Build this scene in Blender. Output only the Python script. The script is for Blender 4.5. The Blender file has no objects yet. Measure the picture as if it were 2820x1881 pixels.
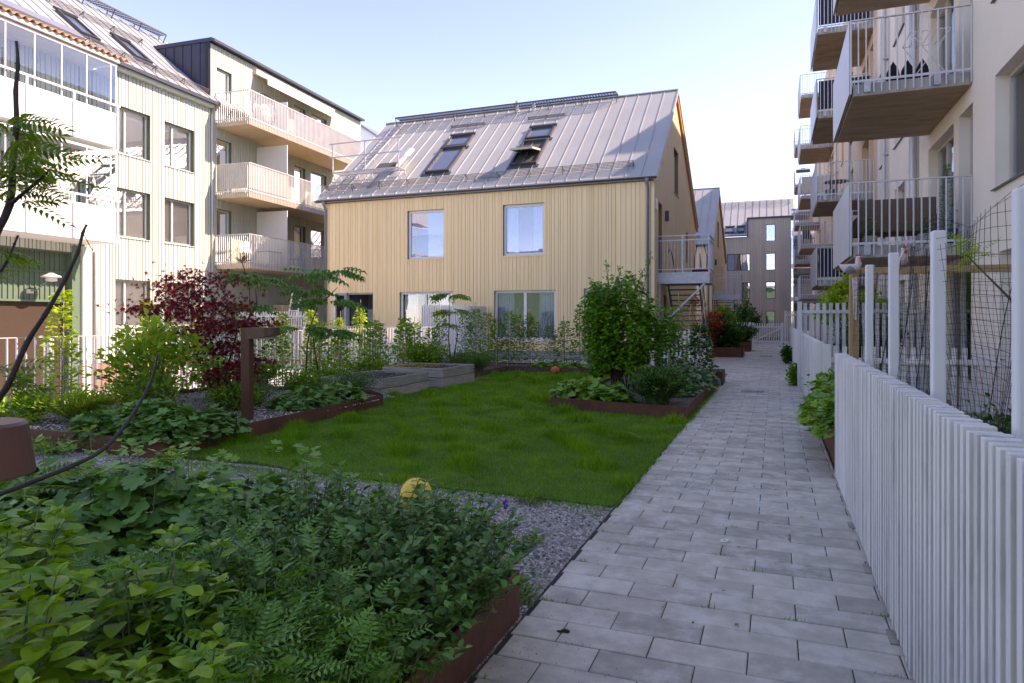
import bpy, math, random
import numpy as np
from mathutils import Vector, Matrix

R = math.radians
rnd = random.Random(7)
C = bpy.context.scene.collection
sc = bpy.context.scene

# ------------------------------------------------------------ camera, sky, sun, exposure
cam_d = bpy.data.cameras.new('camera')
cam = bpy.data.objects.new('camera', cam_d)
C.objects.link(cam)
cam.location = (0, 0, 1.5)
cam.rotation_euler = (R(90), 0, R(21.03))
cam_d.sensor_width = 36.0
cam_d.lens = 24.0
cam_d.shift_y = -0.0229
cam_d.clip_start = 0.05
cam_d.clip_end = 900
sc.camera = cam

SUN = Vector((1.05, 0.44, 1.0)).normalized()
w = bpy.data.worlds.new('World')
sc.world = w
w.use_nodes = True
nt = w.node_tree
nt.nodes.clear()
sky = nt.nodes.new('ShaderNodeTexSky')
sky.sky_type = 'NISHITA'
sky.sun_disc = False
sky.sun_elevation = math.asin(SUN.z)
sky.sun_rotation = math.atan2(SUN.x, SUN.y)
sky.air_density = 0.6
sky.dust_density = 0.1
sky.ozone_density = 2.2
bg = nt.nodes.new('ShaderNodeBackground')
bg.inputs['Strength'].default_value = 0.15
wo = nt.nodes.new('ShaderNodeOutputWorld')
nt.links.new(sky.outputs[0], bg.inputs[0])
nt.links.new(bg.outputs[0], wo.inputs[0])

sun_d = bpy.data.lights.new('sun', 'SUN')
sun_d.energy = 2.6
sun_d.angle = R(0.5)
sun_d.color = (1.0, 0.96, 0.90)
sun = bpy.data.objects.new('sun', sun_d)
C.objects.link(sun)
sun.rotation_euler = SUN.to_track_quat('Z', 'Y').to_euler()

sc.view_settings.view_transform = 'Standard'
sc.view_settings.look = 'None'
sc.view_settings.gamma = 1.0
sc.view_settings.exposure = 1.98
sc.view_settings.use_white_balance = True
sc.view_settings.white_balance_temperature = 8400
sc.view_settings.white_balance_tint = 31
sc.cycles.max_bounces = 8
sc.cycles.diffuse_bounces = 4
sc.cycles.transparent_max_bounces = 12
sc.cycles.sample_clamp_indirect = 6

# ------------------------------------------------------------ materials
MATS = {}


def newmat(name):
    m = bpy.data.materials.new(name)
    m.use_nodes = True
    n = m.node_tree
    n.nodes.clear()
    out = n.nodes.new('ShaderNodeOutputMaterial')
    return m, n, out


def mat(name, col, rough=0.6, metal=0.0, var=0.12, scale=3.0, bump=0.0, bscale=60.0, spec=0.5,
        island=0.0, stretch=(1, 1, 1), dirt=None, dscale=2.0, detail=5.0):
    """painted or mineral surface: base colour, low frequency variation, optional dirt colour and bump"""
    if name in MATS:
        return MATS[name]
    m, n, out = newmat(name)
    L = n.links.new
    p = n.nodes.new('ShaderNodeBsdfPrincipled')
    p.inputs['Roughness'].default_value = rough
    p.inputs['Metallic'].default_value = metal
    p.inputs['Specular IOR Level'].default_value = spec
    tc = n.nodes.new('ShaderNodeTexCoord')
    mp = n.nodes.new('ShaderNodeMapping')
    mp.inputs['Scale'].default_value = stretch
    L(tc.outputs['Object'], mp.inputs['Vector'])
    nz = n.nodes.new('ShaderNodeTexNoise')
    nz.inputs['Scale'].default_value = scale
    nz.inputs['Detail'].default_value = detail
    nz.inputs['Roughness'].default_value = 0.6
    L(mp.outputs[0], nz.inputs['Vector'])
    mr = n.nodes.new('ShaderNodeMapRange')
    mr.inputs['From Min'].default_value = 0.25
    mr.inputs['From Max'].default_value = 0.75
    mr.inputs['To Min'].default_value = 1 - var
    mr.inputs['To Max'].default_value = 1 + var
    L(nz.outputs['Fac'], mr.inputs['Value'])
    val = mr.outputs[0]
    if island > 0:
        g = n.nodes.new('ShaderNodeNewGeometry')
        m2 = n.nodes.new('ShaderNodeMapRange')
        m2.inputs['To Min'].default_value = 1 - island
        m2.inputs['To Max'].default_value = 1 + island
        L(g.outputs['Random Per Island'], m2.inputs['Value'])
        mu = n.nodes.new('ShaderNodeMath')
        mu.operation = 'MULTIPLY'
        L(val, mu.inputs[0])
        L(m2.outputs[0], mu.inputs[1])
        val = mu.outputs[0]
    vm = n.nodes.new('ShaderNodeVectorMath')
    vm.operation = 'SCALE'
    vm.inputs[0].default_value = col
    L(val, vm.inputs['Scale'])
    colout = vm.outputs[0]
    if dirt is not None:
        dz = n.nodes.new('ShaderNodeTexNoise')
        dz.inputs['Scale'].default_value = dscale
        dz.inputs['Detail'].default_value = 8
        dz.inputs['Roughness'].default_value = 0.7
        L(mp.outputs[0], dz.inputs['Vector'])
        rp = n.nodes.new('ShaderNodeMapRange')
        rp.inputs['From Min'].default_value = 0.5
        rp.inputs['From Max'].default_value = 0.72
        L(dz.outputs['Fac'], rp.inputs['Value'])
        mx = n.nodes.new('ShaderNodeMix')
        mx.data_type = 'RGBA'
        L(rp.outputs[0], mx.inputs['Factor'])
        L(colout, mx.inputs[6])
        mx.inputs[7].default_value = (*dirt, 1)
        colout = mx.outputs[2]
    L(colout, p.inputs['Base Color'])
    if bump > 0:
        bz = n.nodes.new('ShaderNodeTexNoise')
        bz.inputs['Scale'].default_value = bscale
        bz.inputs['Detail'].default_value = 3
        L(mp.outputs[0], bz.inputs['Vector'])
        bp = n.nodes.new('ShaderNodeBump')
        bp.inputs['Strength'].default_value = bump
        bp.inputs['Distance'].default_value = 0.01
        L(bz.outputs['Fac'], bp.inputs['Height'])
        L(bp.outputs[0], p.inputs['Normal'])
    L(p.outputs[0], out.inputs[0])
    MATS[name] = m
    return m


def leafmat(name, c1, c2, trans=0.3, rough=0.5, patch=None, tcol=None, pscale=1.5):
    m, n, out = newmat(name)
    L = n.links.new
    g = n.nodes.new('ShaderNodeNewGeometry')
    tc = n.nodes.new('ShaderNodeTexCoord')
    nz = n.nodes.new('ShaderNodeTexNoise')
    nz.inputs['Scale'].default_value = pscale
    nz.inputs['Detail'].default_value = 3
    L(tc.outputs['Object'], nz.inputs['Vector'])
    ad = n.nodes.new('ShaderNodeMath')
    ad.operation = 'MULTIPLY_ADD'
    L(nz.outputs['Fac'], ad.inputs[0])
    ad.inputs[1].default_value = 1.6
    ad.inputs[2].default_value = -0.8
    a2 = n.nodes.new('ShaderNodeMath')
    a2.operation = 'ADD'
    a2.use_clamp = True
    L(ad.outputs[0], a2.inputs[0])
    L(g.outputs['Random Per Island'], a2.inputs[1])
    mx = n.nodes.new('ShaderNodeMix')
    mx.data_type = 'RGBA'
    L(a2.outputs[0], mx.inputs['Factor'])
    mx.inputs[6].default_value = (*c1, 1)
    mx.inputs[7].default_value = (*c2, 1)
    p = n.nodes.new('ShaderNodeBsdfPrincipled')
    p.inputs['Roughness'].default_value = rough
    p.inputs['Specular IOR Level'].default_value = 0.4
    L(mx.outputs[2], p.inputs['Base Color'])
    t = n.nodes.new('ShaderNodeBsdfTranslucent')
    tv = n.nodes.new('ShaderNodeVectorMath')
    tv.operation = 'MULTIPLY'
    L(mx.outputs[2], tv.inputs[0])
    tv.inputs[1].default_value = tcol or (1.6, 1.5, 0.6)
    L(tv.outputs[0], t.inputs['Color'])
    ms = n.nodes.new('ShaderNodeMixShader')
    ms.inputs[0].default_value = trans
    L(p.outputs[0], ms.inputs[1])
    L(t.outputs[0], ms.inputs[2])
    L(ms.outputs[0], out.inputs[0])
    return m


def glassmat(name, tint=(1, 1, 1), refl=0.35, rough=0.0, wave=0.0):
    m, n, out = newmat(name)
    L = n.links.new
    t = n.nodes.new('ShaderNodeBsdfTransparent')
    t.inputs[0].default_value = (*tint, 1)
    gl = n.nodes.new('ShaderNodeBsdfGlossy')
    gl.inputs['Roughness'].default_value = rough
    gl.inputs['Color'].default_value = (0.9, 0.93, 0.97, 1)
    lw = n.nodes.new('ShaderNodeLayerWeight')
    lw.inputs['Blend'].default_value = 0.25
    mr = n.nodes.new('ShaderNodeMapRange')
    mr.inputs['To Min'].default_value = refl
    mr.inputs['To Max'].default_value = 1.0
    L(lw.outputs['Fresnel'], mr.inputs['Value'])
    if wave:
        tc = n.nodes.new('ShaderNodeTexCoord')
        nz = n.nodes.new('ShaderNodeTexNoise')
        nz.inputs['Scale'].default_value = 1.1
        L(tc.outputs['Object'], nz.inputs['Vector'])
        bp = n.nodes.new('ShaderNodeBump')
        bp.inputs['Strength'].default_value = wave
        bp.inputs['Distance'].default_value = 0.05
        L(nz.outputs['Fac'], bp.inputs['Height'])
        L(bp.outputs[0], gl.inputs['Normal'])
    ms = n.nodes.new('ShaderNodeMixShader')
    L(mr.outputs[0], ms.inputs[0])
    L(t.outputs[0], ms.inputs[1])
    L(gl.outputs[0], ms.inputs[2])
    L(ms.outputs[0], out.inputs[0])
    return m


def gravelmat(name, cols, scale=90.0, dirt=(0.22, 0.17, 0.1), dirtamt=0.25):
    m, n, out = newmat(name)
    L = n.links.new
    tc = n.nodes.new('ShaderNodeTexCoord')
    vo = n.nodes.new('ShaderNodeTexVoronoi')
    vo.inputs['Scale'].default_value = scale
    L(tc.outputs['Object'], vo.inputs['Vector'])
    sep = n.nodes.new('ShaderNodeSeparateColor')
    L(vo.outputs['Color'], sep.inputs[0])
    cr = n.nodes.new('ShaderNodeValToRGB')
    while len(cr.color_ramp.elements) < len(cols):
        cr.color_ramp.elements.new(0.5)
    for i, c in enumerate(cols):
        cr.color_ramp.elements[i].position = i / (len(cols) - 1)
        cr.color_ramp.elements[i].color = (*c, 1)
    L(sep.outputs[0], cr.inputs[0])
    nz = n.nodes.new('ShaderNodeTexNoise')
    nz.inputs['Scale'].default_value = 1.7
    nz.inputs['Detail'].default_value = 7
    L(tc.outputs['Object'], nz.inputs['Vector'])
    mr = n.nodes.new('ShaderNodeMapRange')
    mr.inputs['From Min'].default_value = 0.52
    mr.inputs['From Max'].default_value = 0.68
    mr.inputs['To Max'].default_value = dirtamt * 3
    L(nz.outputs['Fac'], mr.inputs['Value'])
    mx = n.nodes.new('ShaderNodeMix')
    mx.data_type = 'RGBA'
    L(mr.outputs[0], mx.inputs['Factor'])
    L(cr.outputs[0], mx.inputs[6])
    mx.inputs[7].default_value = (*dirt, 1)
    p = n.nodes.new('ShaderNodeBsdfPrincipled')
    p.inputs['Roughness'].default_value = 0.75
    L(mx.outputs[2], p.inputs['Base Color'])
    bp = n.nodes.new('ShaderNodeBump')
    bp.invert = True
    bp.inputs['Strength'].default_value = 0.9
    bp.inputs['Distance'].default_value = 0.012
    L(vo.outputs['Distance'], bp.inputs['Height'])
    L(bp.outputs[0], p.inputs['Normal'])
    L(p.outputs[0], out.inputs[0])
    return m


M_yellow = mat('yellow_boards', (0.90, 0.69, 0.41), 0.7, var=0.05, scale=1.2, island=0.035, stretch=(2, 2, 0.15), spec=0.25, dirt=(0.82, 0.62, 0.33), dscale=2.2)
M_yellowgap = mat('yellow_board_gap', (0.22, 0.15, 0.07), 0.8)
M_yellowshade = mat('shaded_yellow_boards', (0.68, 0.52, 0.32), 0.7, var=0.06, scale=1.5, island=0.04, stretch=(1, 1, 0.12), spec=0.25)  # darker copy of the yellow boards; gable shade put into the colour
M_rakeglow = mat('sunlit_rake_boards', (0.62, 0.27, 0.06), 0.6, var=0.1)  # orange tone stands in for sun glow under the rear rake
M_greenshade = mat('shaded_green_boards', (0.46, 0.48, 0.385), 0.7, var=0.06, scale=1.2, island=0.06, stretch=(1, 1, 0.15), spec=0.25)  # darker copy of the whitish boards; shade around the balconies is in its colour
M_greenwhite = mat('whitish_green_boards', (0.50, 0.545, 0.475), 0.7, var=0.06, scale=1.2, island=0.03, stretch=(1, 1, 0.15), spec=0.25)
M_greengap = mat('green_board_gap', (0.10, 0.12, 0.08), 0.8)
M_dgreen = mat('dark_green_boards', (0.09, 0.15, 0.10), 0.6, var=0.1, island=0.06)
M_greybd = mat('grey_brown_boards', (0.42, 0.38, 0.33), 0.7, var=0.08, island=0.08, stretch=(1, 1, 0.15), spec=0.2)
M_greygap = mat('grey_board_gap', (0.12, 0.10, 0.09), 0.8)
M_roof = mat('roof_sheet', (0.345, 0.35, 0.34), 0.42, metal=0.1, var=0.08, scale=0.8, island=0.05, bump=0.08, bscale=2.0)
M_roofblue = mat('dark_blue_sheet', (0.035, 0.042, 0.075), 0.45, metal=0.1, var=0.15, scale=1.0)
M_seam = mat('roof_seam', (0.42, 0.42, 0.41), 0.35, metal=0.3, var=0.05)
M_gutter = mat('dark_gutter', (0.06, 0.06, 0.07), 0.4, metal=0.2)
M_dpipe = mat('grey_downpipe', (0.20, 0.22, 0.26), 0.4, metal=0.2)
M_lpipe = mat('light_downpipe', (0.45, 0.44, 0.45), 0.4, metal=0.2)
M_steel = mat('galvanised_steel', (0.42, 0.43, 0.46), 0.45, metal=0.45, var=0.18, scale=7)
M_guard = mat('grey_snow_guard', (0.10, 0.10, 0.105), 0.5, metal=0.2)
M_dsteel = mat('dark_steel', (0.07, 0.07, 0.08), 0.5, metal=0.3)
M_rail = mat('light_railing', (0.56, 0.56, 0.58), 0.45, metal=0.15, var=0.08)
M_wrail = mat('white_railing', (0.72, 0.71, 0.68), 0.45, var=0.06)
M_conc = mat('concrete', (0.42, 0.40, 0.37), 0.85, var=0.15, scale=5, bump=0.2, bscale=80, dirt=(0.25, 0.23, 0.2))
M_soffit = mat('balcony_soffit', (0.44, 0.31, 0.20), 0.8, var=0.18, scale=4, stretch=(0.3, 1.5, 1), dirt=(0.22, 0.15, 0.09), dscale=3)
M_soffitl = mat('warm_balcony_soffit', (0.55, 0.42, 0.27), 0.8, var=0.08, scale=4)
M_plaster = mat('cream_plaster', (0.76, 0.67, 0.56), 0.9, var=0.04, scale=1.0, bump=0.25, bscale=140, spec=0.2)
M_peach = mat('peach_plaster', (0.68, 0.48, 0.33), 0.9, var=0.04, scale=1.0, bump=0.2, bscale=140, spec=0.2)
M_reveal = mat('pale_reveal', (0.50, 0.42, 0.30), 0.8)
M_white = mat('white_paint', (0.78, 0.78, 0.77), 0.5, var=0.04)
M_whitepan = mat('white_panel', (0.66, 0.66, 0.64), 0.45, var=0.03)
M_winframe = mat('window_frame_white', (0.74, 0.75, 0.76), 0.4, var=0.03)
M_winsage = mat('window_frame_sage', (0.50, 0.53, 0.44), 0.5, var=0.04)
M_winbeige = mat('window_frame_beige', (0.46, 0.42, 0.36), 0.5, var=0.04)
M_windark = mat('window_frame_dark', (0.07, 0.07, 0.075), 0.4, var=0.04)
M_unlit = mat('unlit_dark', (0.07, 0.065, 0.06), 0.9)  # near-black liner; darkness of unlit rooms put into its colour
M_blind = mat('window_blind', (0.88, 0.86, 0.84), 0.7, var=0.04)
M_curtain = mat('curtain_cloth', (0.66, 0.66, 0.68), 0.9, var=0.1, scale=6)
M_glass = glassmat('window_glass', (0.985, 0.99, 0.99), 0.06, wave=0.03)
M_glassh = glassmat('reflecting_house_glass', (0.80, 0.85, 0.95), 0.15, wave=0.06)
M_glass2 = glassmat('clear_balcony_glass', (0.99, 0.995, 0.995), 0.03, wave=0.02)
M_glassdark = glassmat('dark_window_glass', (0.8, 0.83, 0.86), 0.35, wave=0.03)
M_fence = mat('fence_paint', (0.72, 0.70, 0.67), 0.55, var=0.09, scale=3, island=0.05, stretch=(1, 1, 0.2), dirt=(0.42, 0.42, 0.42), dscale=5, bump=0.08, bscale=60)
M_fencew = mat('white_fence_paint', (0.74, 0.75, 0.76), 0.55, var=0.05, island=0.04)
M_corten = mat('corten_steel', (0.13, 0.045, 0.022), 0.75, var=0.35, scale=5, dirt=(0.20, 0.075, 0.03), dscale=3, bump=0.2, bscale=70)
M_cortlamp = mat('rust_brown_enamel', (0.11, 0.042, 0.024), 0.42, var=0.1, scale=8)
M_oldwood = mat('weathered_wood', (0.36, 0.32, 0.26), 0.85, var=0.3, scale=6, stretch=(0.5, 0.5, 8), island=0.15, dirt=(0.12, 0.11, 0.09), dscale=4, bump=0.3, bscale=40)
M_timber = mat('new_timber', (0.42, 0.26, 0.12), 0.7, var=0.2, scale=6, stretch=(4, 4, 0.5))
M_soil = gravelmat('planting_soil', [(0.025, 0.018, 0.013), (0.075, 0.055, 0.04), (0.20, 0.16, 0.12)], 55, (0.05, 0.05, 0.02), 0.2)
M_gravel = gravelmat('grey_gravel', [(0.06, 0.06, 0.06), (0.20, 0.185, 0.165), (0.34, 0.31, 0.27), (0.56, 0.51, 0.44)], 75, (0.24, 0.18, 0.10), 0.22)
M_bedgravel = gravelmat('brown_gravel', [(0.05, 0.03, 0.025), (0.18, 0.13, 0.11), (0.35, 0.28, 0.24)], 70, (0.05, 0.04, 0.02), 0.1)
M_paver = mat('concrete_paver', (0.49, 0.44, 0.355), 0.8, var=0.24, scale=7, island=0.20, dirt=(0.66, 0.61, 0.53), dscale=3.5, bump=0.25, bscale=220, detail=8)
M_joint = mat('dark_joint', (0.035, 0.033, 0.03), 0.9, bump=0.2)
M_ground = mat('ground_earth', (0.20, 0.19, 0.17), 0.9, var=0.2, bump=0.2)
M_lane = mat('pale_paving', (0.50, 0.47, 0.43), 0.85, var=0.12, scale=2)
M_lawn = mat('lawn_soil', (0.06, 0.12, 0.012), 0.9, var=0.4, scale=6, bump=0.3)
M_bark = mat('brown_bark', (0.10, 0.07, 0.045), 0.85, var=0.3, scale=20, bump=0.3)
M_dbark = mat('dark_bark', (0.035, 0.022, 0.02), 0.6, var=0.4, scale=25, bump=0.3)
M_gstem = mat('green_stem', (0.14, 0.19, 0.07), 0.6, var=0.2)
M_bamboo = mat('bamboo_cane', (0.48, 0.34, 0.17), 0.6, var=0.15)
M_net = mat('black_net', (0.012, 0.012, 0.012), 0.6)
M_black = mat('black_cloth', (0.012, 0.012, 0.02), 0.9)
M_navy = mat('navy_cloth', (0.02, 0.023, 0.045), 0.85, var=0.2)
M_beigecl = mat('beige_cloth', (0.58, 0.52, 0.44), 0.9, var=0.08)
M_greycl = mat('grey_screen_cloth', (0.40, 0.37, 0.36), 0.9, var=0.1)
M_wicker = mat('wicker', (0.20, 0.13, 0.085), 0.7, var=0.3, scale=40, stretch=(1, 1, 3), bump=0.5, bscale=60)
M_tile = mat('terracotta_tile', (0.50, 0.33, 0.21), 0.8, var=0.15, scale=6, island=0.1)
M_brownmesh = mat('rust_mesh', (0.045, 0.026, 0.014), 0.85, var=0.3, scale=30, bump=0.5, bscale=50)
M_plinthred = mat('red_brown_plinth', (0.32, 0.16, 0.10), 0.8, var=0.15, scale=4)
M_plinth = mat('grey_plinth', (0.34, 0.34, 0.36), 0.85, var=0.1)

L_catmint = leafmat('catmint_leaf', (0.035, 0.13, 0.020), (0.12, 0.28, 0.045), 0.18)
L_hydr = leafmat('ovate_leaf', (0.11, 0.28, 0.014), (0.32, 0.5, 0.03), 0.35, rough=0.42, pscale=2.5)
L_pinn = leafmat('burnet_leaf', (0.06, 0.19, 0.016), (0.13, 0.34, 0.035), 0.25, rough=0.4)
L_ger = leafmat('palmate_leaf', (0.055, 0.17, 0.026), (0.13, 0.31, 0.055), 0.2, rough=0.55)
L_gery = leafmat('palmate_leaf_light', (0.1, 0.26, 0.025), (0.22, 0.4, 0.045), 0.25, rough=0.5)
L_grass = leafmat('grass_blade', (0.040, 0.17, 0.003), (0.19, 0.40, 0.010), 0.35, rough=0.6, pscale=1.8)
L_maple = leafmat('red_maple_leaf', (0.05, 0.006, 0.014), (0.26, 0.018, 0.022), 0.4, rough=0.45, tcol=(2.0, 0.7, 0.7))
L_redbr = leafmat('scarlet_leaf', (0.40, 0.05, 0.02), (0.66, 0.16, 0.06), 0.3, tcol=(1.2, 1, 1))
L_sumac = leafmat('sumac_leaf', (0.06, 0.15, 0.014), (0.18, 0.28, 0.025), 0.4, rough=0.45)
L_lime = leafmat('lime_leaf', (0.17, 0.32, 0.015), (0.36, 0.48, 0.04), 0.4)  # yellow-green; on dogwood tops and railing climbers it paints in sunlight
L_mid = leafmat('mid_green_leaf', (0.065, 0.2, 0.012), (0.2, 0.38, 0.02), 0.3)
L_dark = leafmat('dark_green_leaf', (0.025, 0.1, 0.012), (0.07, 0.2, 0.02), 0.2, rough=0.4)
L_aralia = leafmat('aralia_leaf', (0.035, 0.14, 0.012), (0.1, 0.28, 0.022), 0.25, rough=0.42)
L_round = leafmat('round_leaf', (0.04, 0.18, 0.006), (0.14, 0.34, 0.012), 0.3, rough=0.42)
L_grey = leafmat('grey_green_leaf', (0.07, 0.16, 0.06), (0.14, 0.26, 0.09), 0.2)

# ------------------------------------------------------------ objects and tags
WM = {}          # world matrix of each built object


def tag(o, label=None, cat=None, group=None, kind=None):
    if label: o['label'] = label
    if cat: o['category'] = cat
    if group: o['group'] = group
    if kind: o['kind'] = kind
    return o


def thing(name, label, cat, loc=(0, 0, 0), rotz=0.0, group=None):
    o = bpy.data.objects.new(name, None)
    o.empty_display_size = 0.2
    C.objects.link(o)
    o.location = loc
    o.rotation_euler = (0, 0, rotz)
    WM[o.name] = Matrix.Translation(loc) @ Matrix.Rotation(rotz, 4, 'Z')
    return tag(o, label, cat, group)


def sub(name, parent):
    """an Empty part grouping sub-parts"""
    o = bpy.data.objects.new(name, None)
    o.empty_display_size = 0.1
    C.objects.link(o)
    o.parent = parent
    WM[o.name] = WM[parent.name]
    return o


def copy_tree(o, loc=None, parent=None, rotz=None, scale=None):
    c = o.copy()
    C.objects.link(c)
    if parent is not None:
        c.parent = parent
    if loc is not None:
        c.location = loc
    if rotz is not None:
        c.rotation_euler = (0, 0, rotz)
    if scale is not None:
        c.scale = scale if hasattr(scale, '__len__') else (scale,) * 3
    for ch in list(o.children):
        copy_tree(ch, parent=c)
    return c


def smooth_on(me):
    me.polygons.foreach_set('use_smooth', [True] * len(me.polygons))


class MB:
    def __init__(s):
        s.v = []
        s.f = []

    def hexa(s, p):
        """p: 8 points, bottom 0-3 (ccw), top 4-7"""
        b = len(s.v)
        s.v += [tuple(q) for q in p]
        for f in ((0, 3, 2, 1), (4, 5, 6, 7), (0, 1, 5, 4), (1, 2, 6, 5), (2, 3, 7, 6), (3, 0, 4, 7)):
            s.f.append(tuple(b + i for i in f))

    def box(s, x0, x1, y0, y1, z0, z1):
        s.hexa([(x0, y0, z0), (x1, y0, z0), (x1, y1, z0), (x0, y1, z0),
                (x0, y0, z1), (x1, y0, z1), (x1, y1, z1), (x0, y1, z1)])
        return s

    def fbox(s, fr, u0, u1, d0, d1, z0, z1):
        s.hexa([fr(u0, d0, z0), fr(u1, d0, z0), fr(u1, d1, z0), fr(u0, d1, z0),
                fr(u0, d0, z1), fr(u1, d0, z1), fr(u1, d1, z1), fr(u0, d1, z1)])
        return s

    def beam(s, p, q, w_, h_, up=(0, 0, 1)):
        p = Vector(p); q = Vector(q)
        d = (q - p).normalized()
        u = Vector(up)
        if abs(d.dot(u)) > 0.98:
            u = Vector((0, 1, 0))
        x = d.cross(u).normalized() * (w_ / 2)
        z = x.cross(d).normalized() * (h_ / 2)
        s.hexa([p - x - z, q - x - z, q + x - z, p + x - z, p - x + z, q - x + z, q + x + z, p + x + z])
        return s

    def tube(s, pts, r, n=6, cap=True):
        pts = [Vector(p) for p in pts]
        if not hasattr(r, '__len__'):
            r = [r] * len(pts)
        b0 = len(s.v)
        ref = None
        for i, p in enumerate(pts):
            a = pts[max(0, i - 1)]
            c = pts[min(len(pts) - 1, i + 1)]
            d = (c - a).normalized()
            if ref is None:
                ref = Vector((1, 0, 0)) if abs(d.x) < 0.8 else Vector((0, 1, 0))
            x = (ref - d * ref.dot(d)).normalized()
            ref = x
            y = d.cross(x)
            for k in range(n):
                t = 2 * math.pi * k / n
                s.v.append(tuple(p + (x * math.cos(t) + y * math.sin(t)) * r[i]))
        for i in range(len(pts) - 1):
            for k in range(n):
                a = b0 + i * n + k
                c = b0 + i * n + (k + 1) % n
                s.f.append((a, c, c + n, a + n))
        if cap:
            s.f.append(tuple(b0 + k for k in range(n))[::-1])
            s.f.append(tuple(b0 + (len(pts) - 1) * n + k for k in range(n)))
        return s

    def prism(s, pts, vec):
        b = len(s.v)
        n = len(pts)
        vec = Vector(vec)
        s.v += [tuple(p) for p in pts] + [tuple(Vector(p) + vec) for p in pts]
        s.f.append(tuple(b + i for i in range(n))[::-1])
        s.f.append(tuple(b + n + i for i in range(n)))
        for i in range(n):
            j = (i + 1) % n
            s.f.append((b + i, b + j, b + n + j, b + n + i))
        return s

    def lathe(s, prof, c=(0, 0, 0), n=20, ax=None):
        b = len(s.v)
        c = Vector(c)
        for (r, z) in prof:
            for k in range(n):
                t = 2 * math.pi * k / n
                s.v.append((c.x + r * math.cos(t), c.y + r * math.sin(t), c.z + z))
        for i in range(len(prof) - 1):
            for k in range(n):
                a = b + i * n + k
                d = b + i * n + (k + 1) % n
                s.f.append((a, d, d + n, a + n))
        s.f.append(tuple(b + k for k in range(n))[::-1])
        s.f.append(tuple(b + (len(prof) - 1) * n + k for k in range(n)))
        return s

    def sphere(s, c, r, n=16, m=10, sq=(1, 1, 1)):
        prof = []
        b = len(s.v)
        for i in range(1, m):
            a = math.pi * i / m
            for k in range(n):
                t = 2 * math.pi * k / n
                s.v.append((c[0] + r * sq[0] * math.sin(a) * math.cos(t), c[1] + r * sq[1] * math.sin(a) * math.sin(t), c[2] - r * sq[2] * math.cos(a)))
        for i in range(m - 2):
            for k in range(n):
                a = b + i * n + k
                d = b + i * n + (k + 1) % n
                s.f.append((a, d, d + n, a + n))
        lo = len(s.v)
        s.v.append((c[0], c[1], c[2] - r * sq[2]))
        s.v.append((c[0], c[1], c[2] + r * sq[2]))
        for k in range(n):
            s.f.append((lo, b + (k + 1) % n, b + k))
            s.f.append((lo + 1, b + (m - 2) * n + k, b + (m - 2) * n + (k + 1) % n))
        return s

    def build(s, name, material, parent=None, smooth=False, bevel=0.0):
        me = bpy.data.meshes.new(name)
        v = s.v
        if parent is not None:
            inv = WM[parent.name].inverted()
            v = [tuple(inv @ Vector(p)) for p in s.v]
        me.from_pydata(v, [], s.f)
        me.materials.append(material)
        if smooth:
            smooth_on(me)
        o = bpy.data.objects.new(name, me)
        C.objects.link(o)
        WM[o.name] = WM[parent.name] if parent is not None else Matrix.Identity(4)
        if parent is not None:
            o.parent = parent
        if bevel:
            b = o.modifiers.new('bevel', 'BEVEL')
            b.width = bevel
            b.segments = 2
            b.limit_method = 'ANGLE'
        return o


class Frame:
    """u along the wall, d outward, z up (or up the slope)"""
    def __init__(s, o, U, N, V=(0, 0, 1)):
        s.o = Vector(o); s.U = Vector(U); s.N = Vector(N); s.V = Vector(V)

    def __call__(s, u, d, z):
        return s.o + s.U * u + s.N * d + s.V * z


def grid_minus(u0, u1, z0, z1, openings):
    """rectangles covering the wall except the openings"""
    zs = sorted({z0, z1} | {min(max(z, z0), z1) for o in openings for z in (o[2], o[3])})
    out = []
    for a, b in zip(zs[:-1], zs[1:]):
        if b - a < 1e-4:
            continue
        zm = (a + b) / 2
        cuts = sorted([(max(o[0], u0), min(o[1], u1)) for o in openings if o[2] < zm < o[3] and o[1] > u0 and o[0] < u1])
        cur = u0
        for c0, c1 in cuts:
            if c0 > cur + 1e-4:
                out.append((cur, c0, a, b))
            cur = max(cur, c1)
        if cur < u1 - 1e-4:
            out.append((cur, u1, a, b))
    return out


def wall(mb, fr, u0, u1, z0, z1, d0, d1, openings=()):
    for (a, b, c, d) in grid_minus(u0, u1, z0, z1, list(openings)):
        mb.fbox(fr, a, b, d0, d1, c, d)


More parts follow.
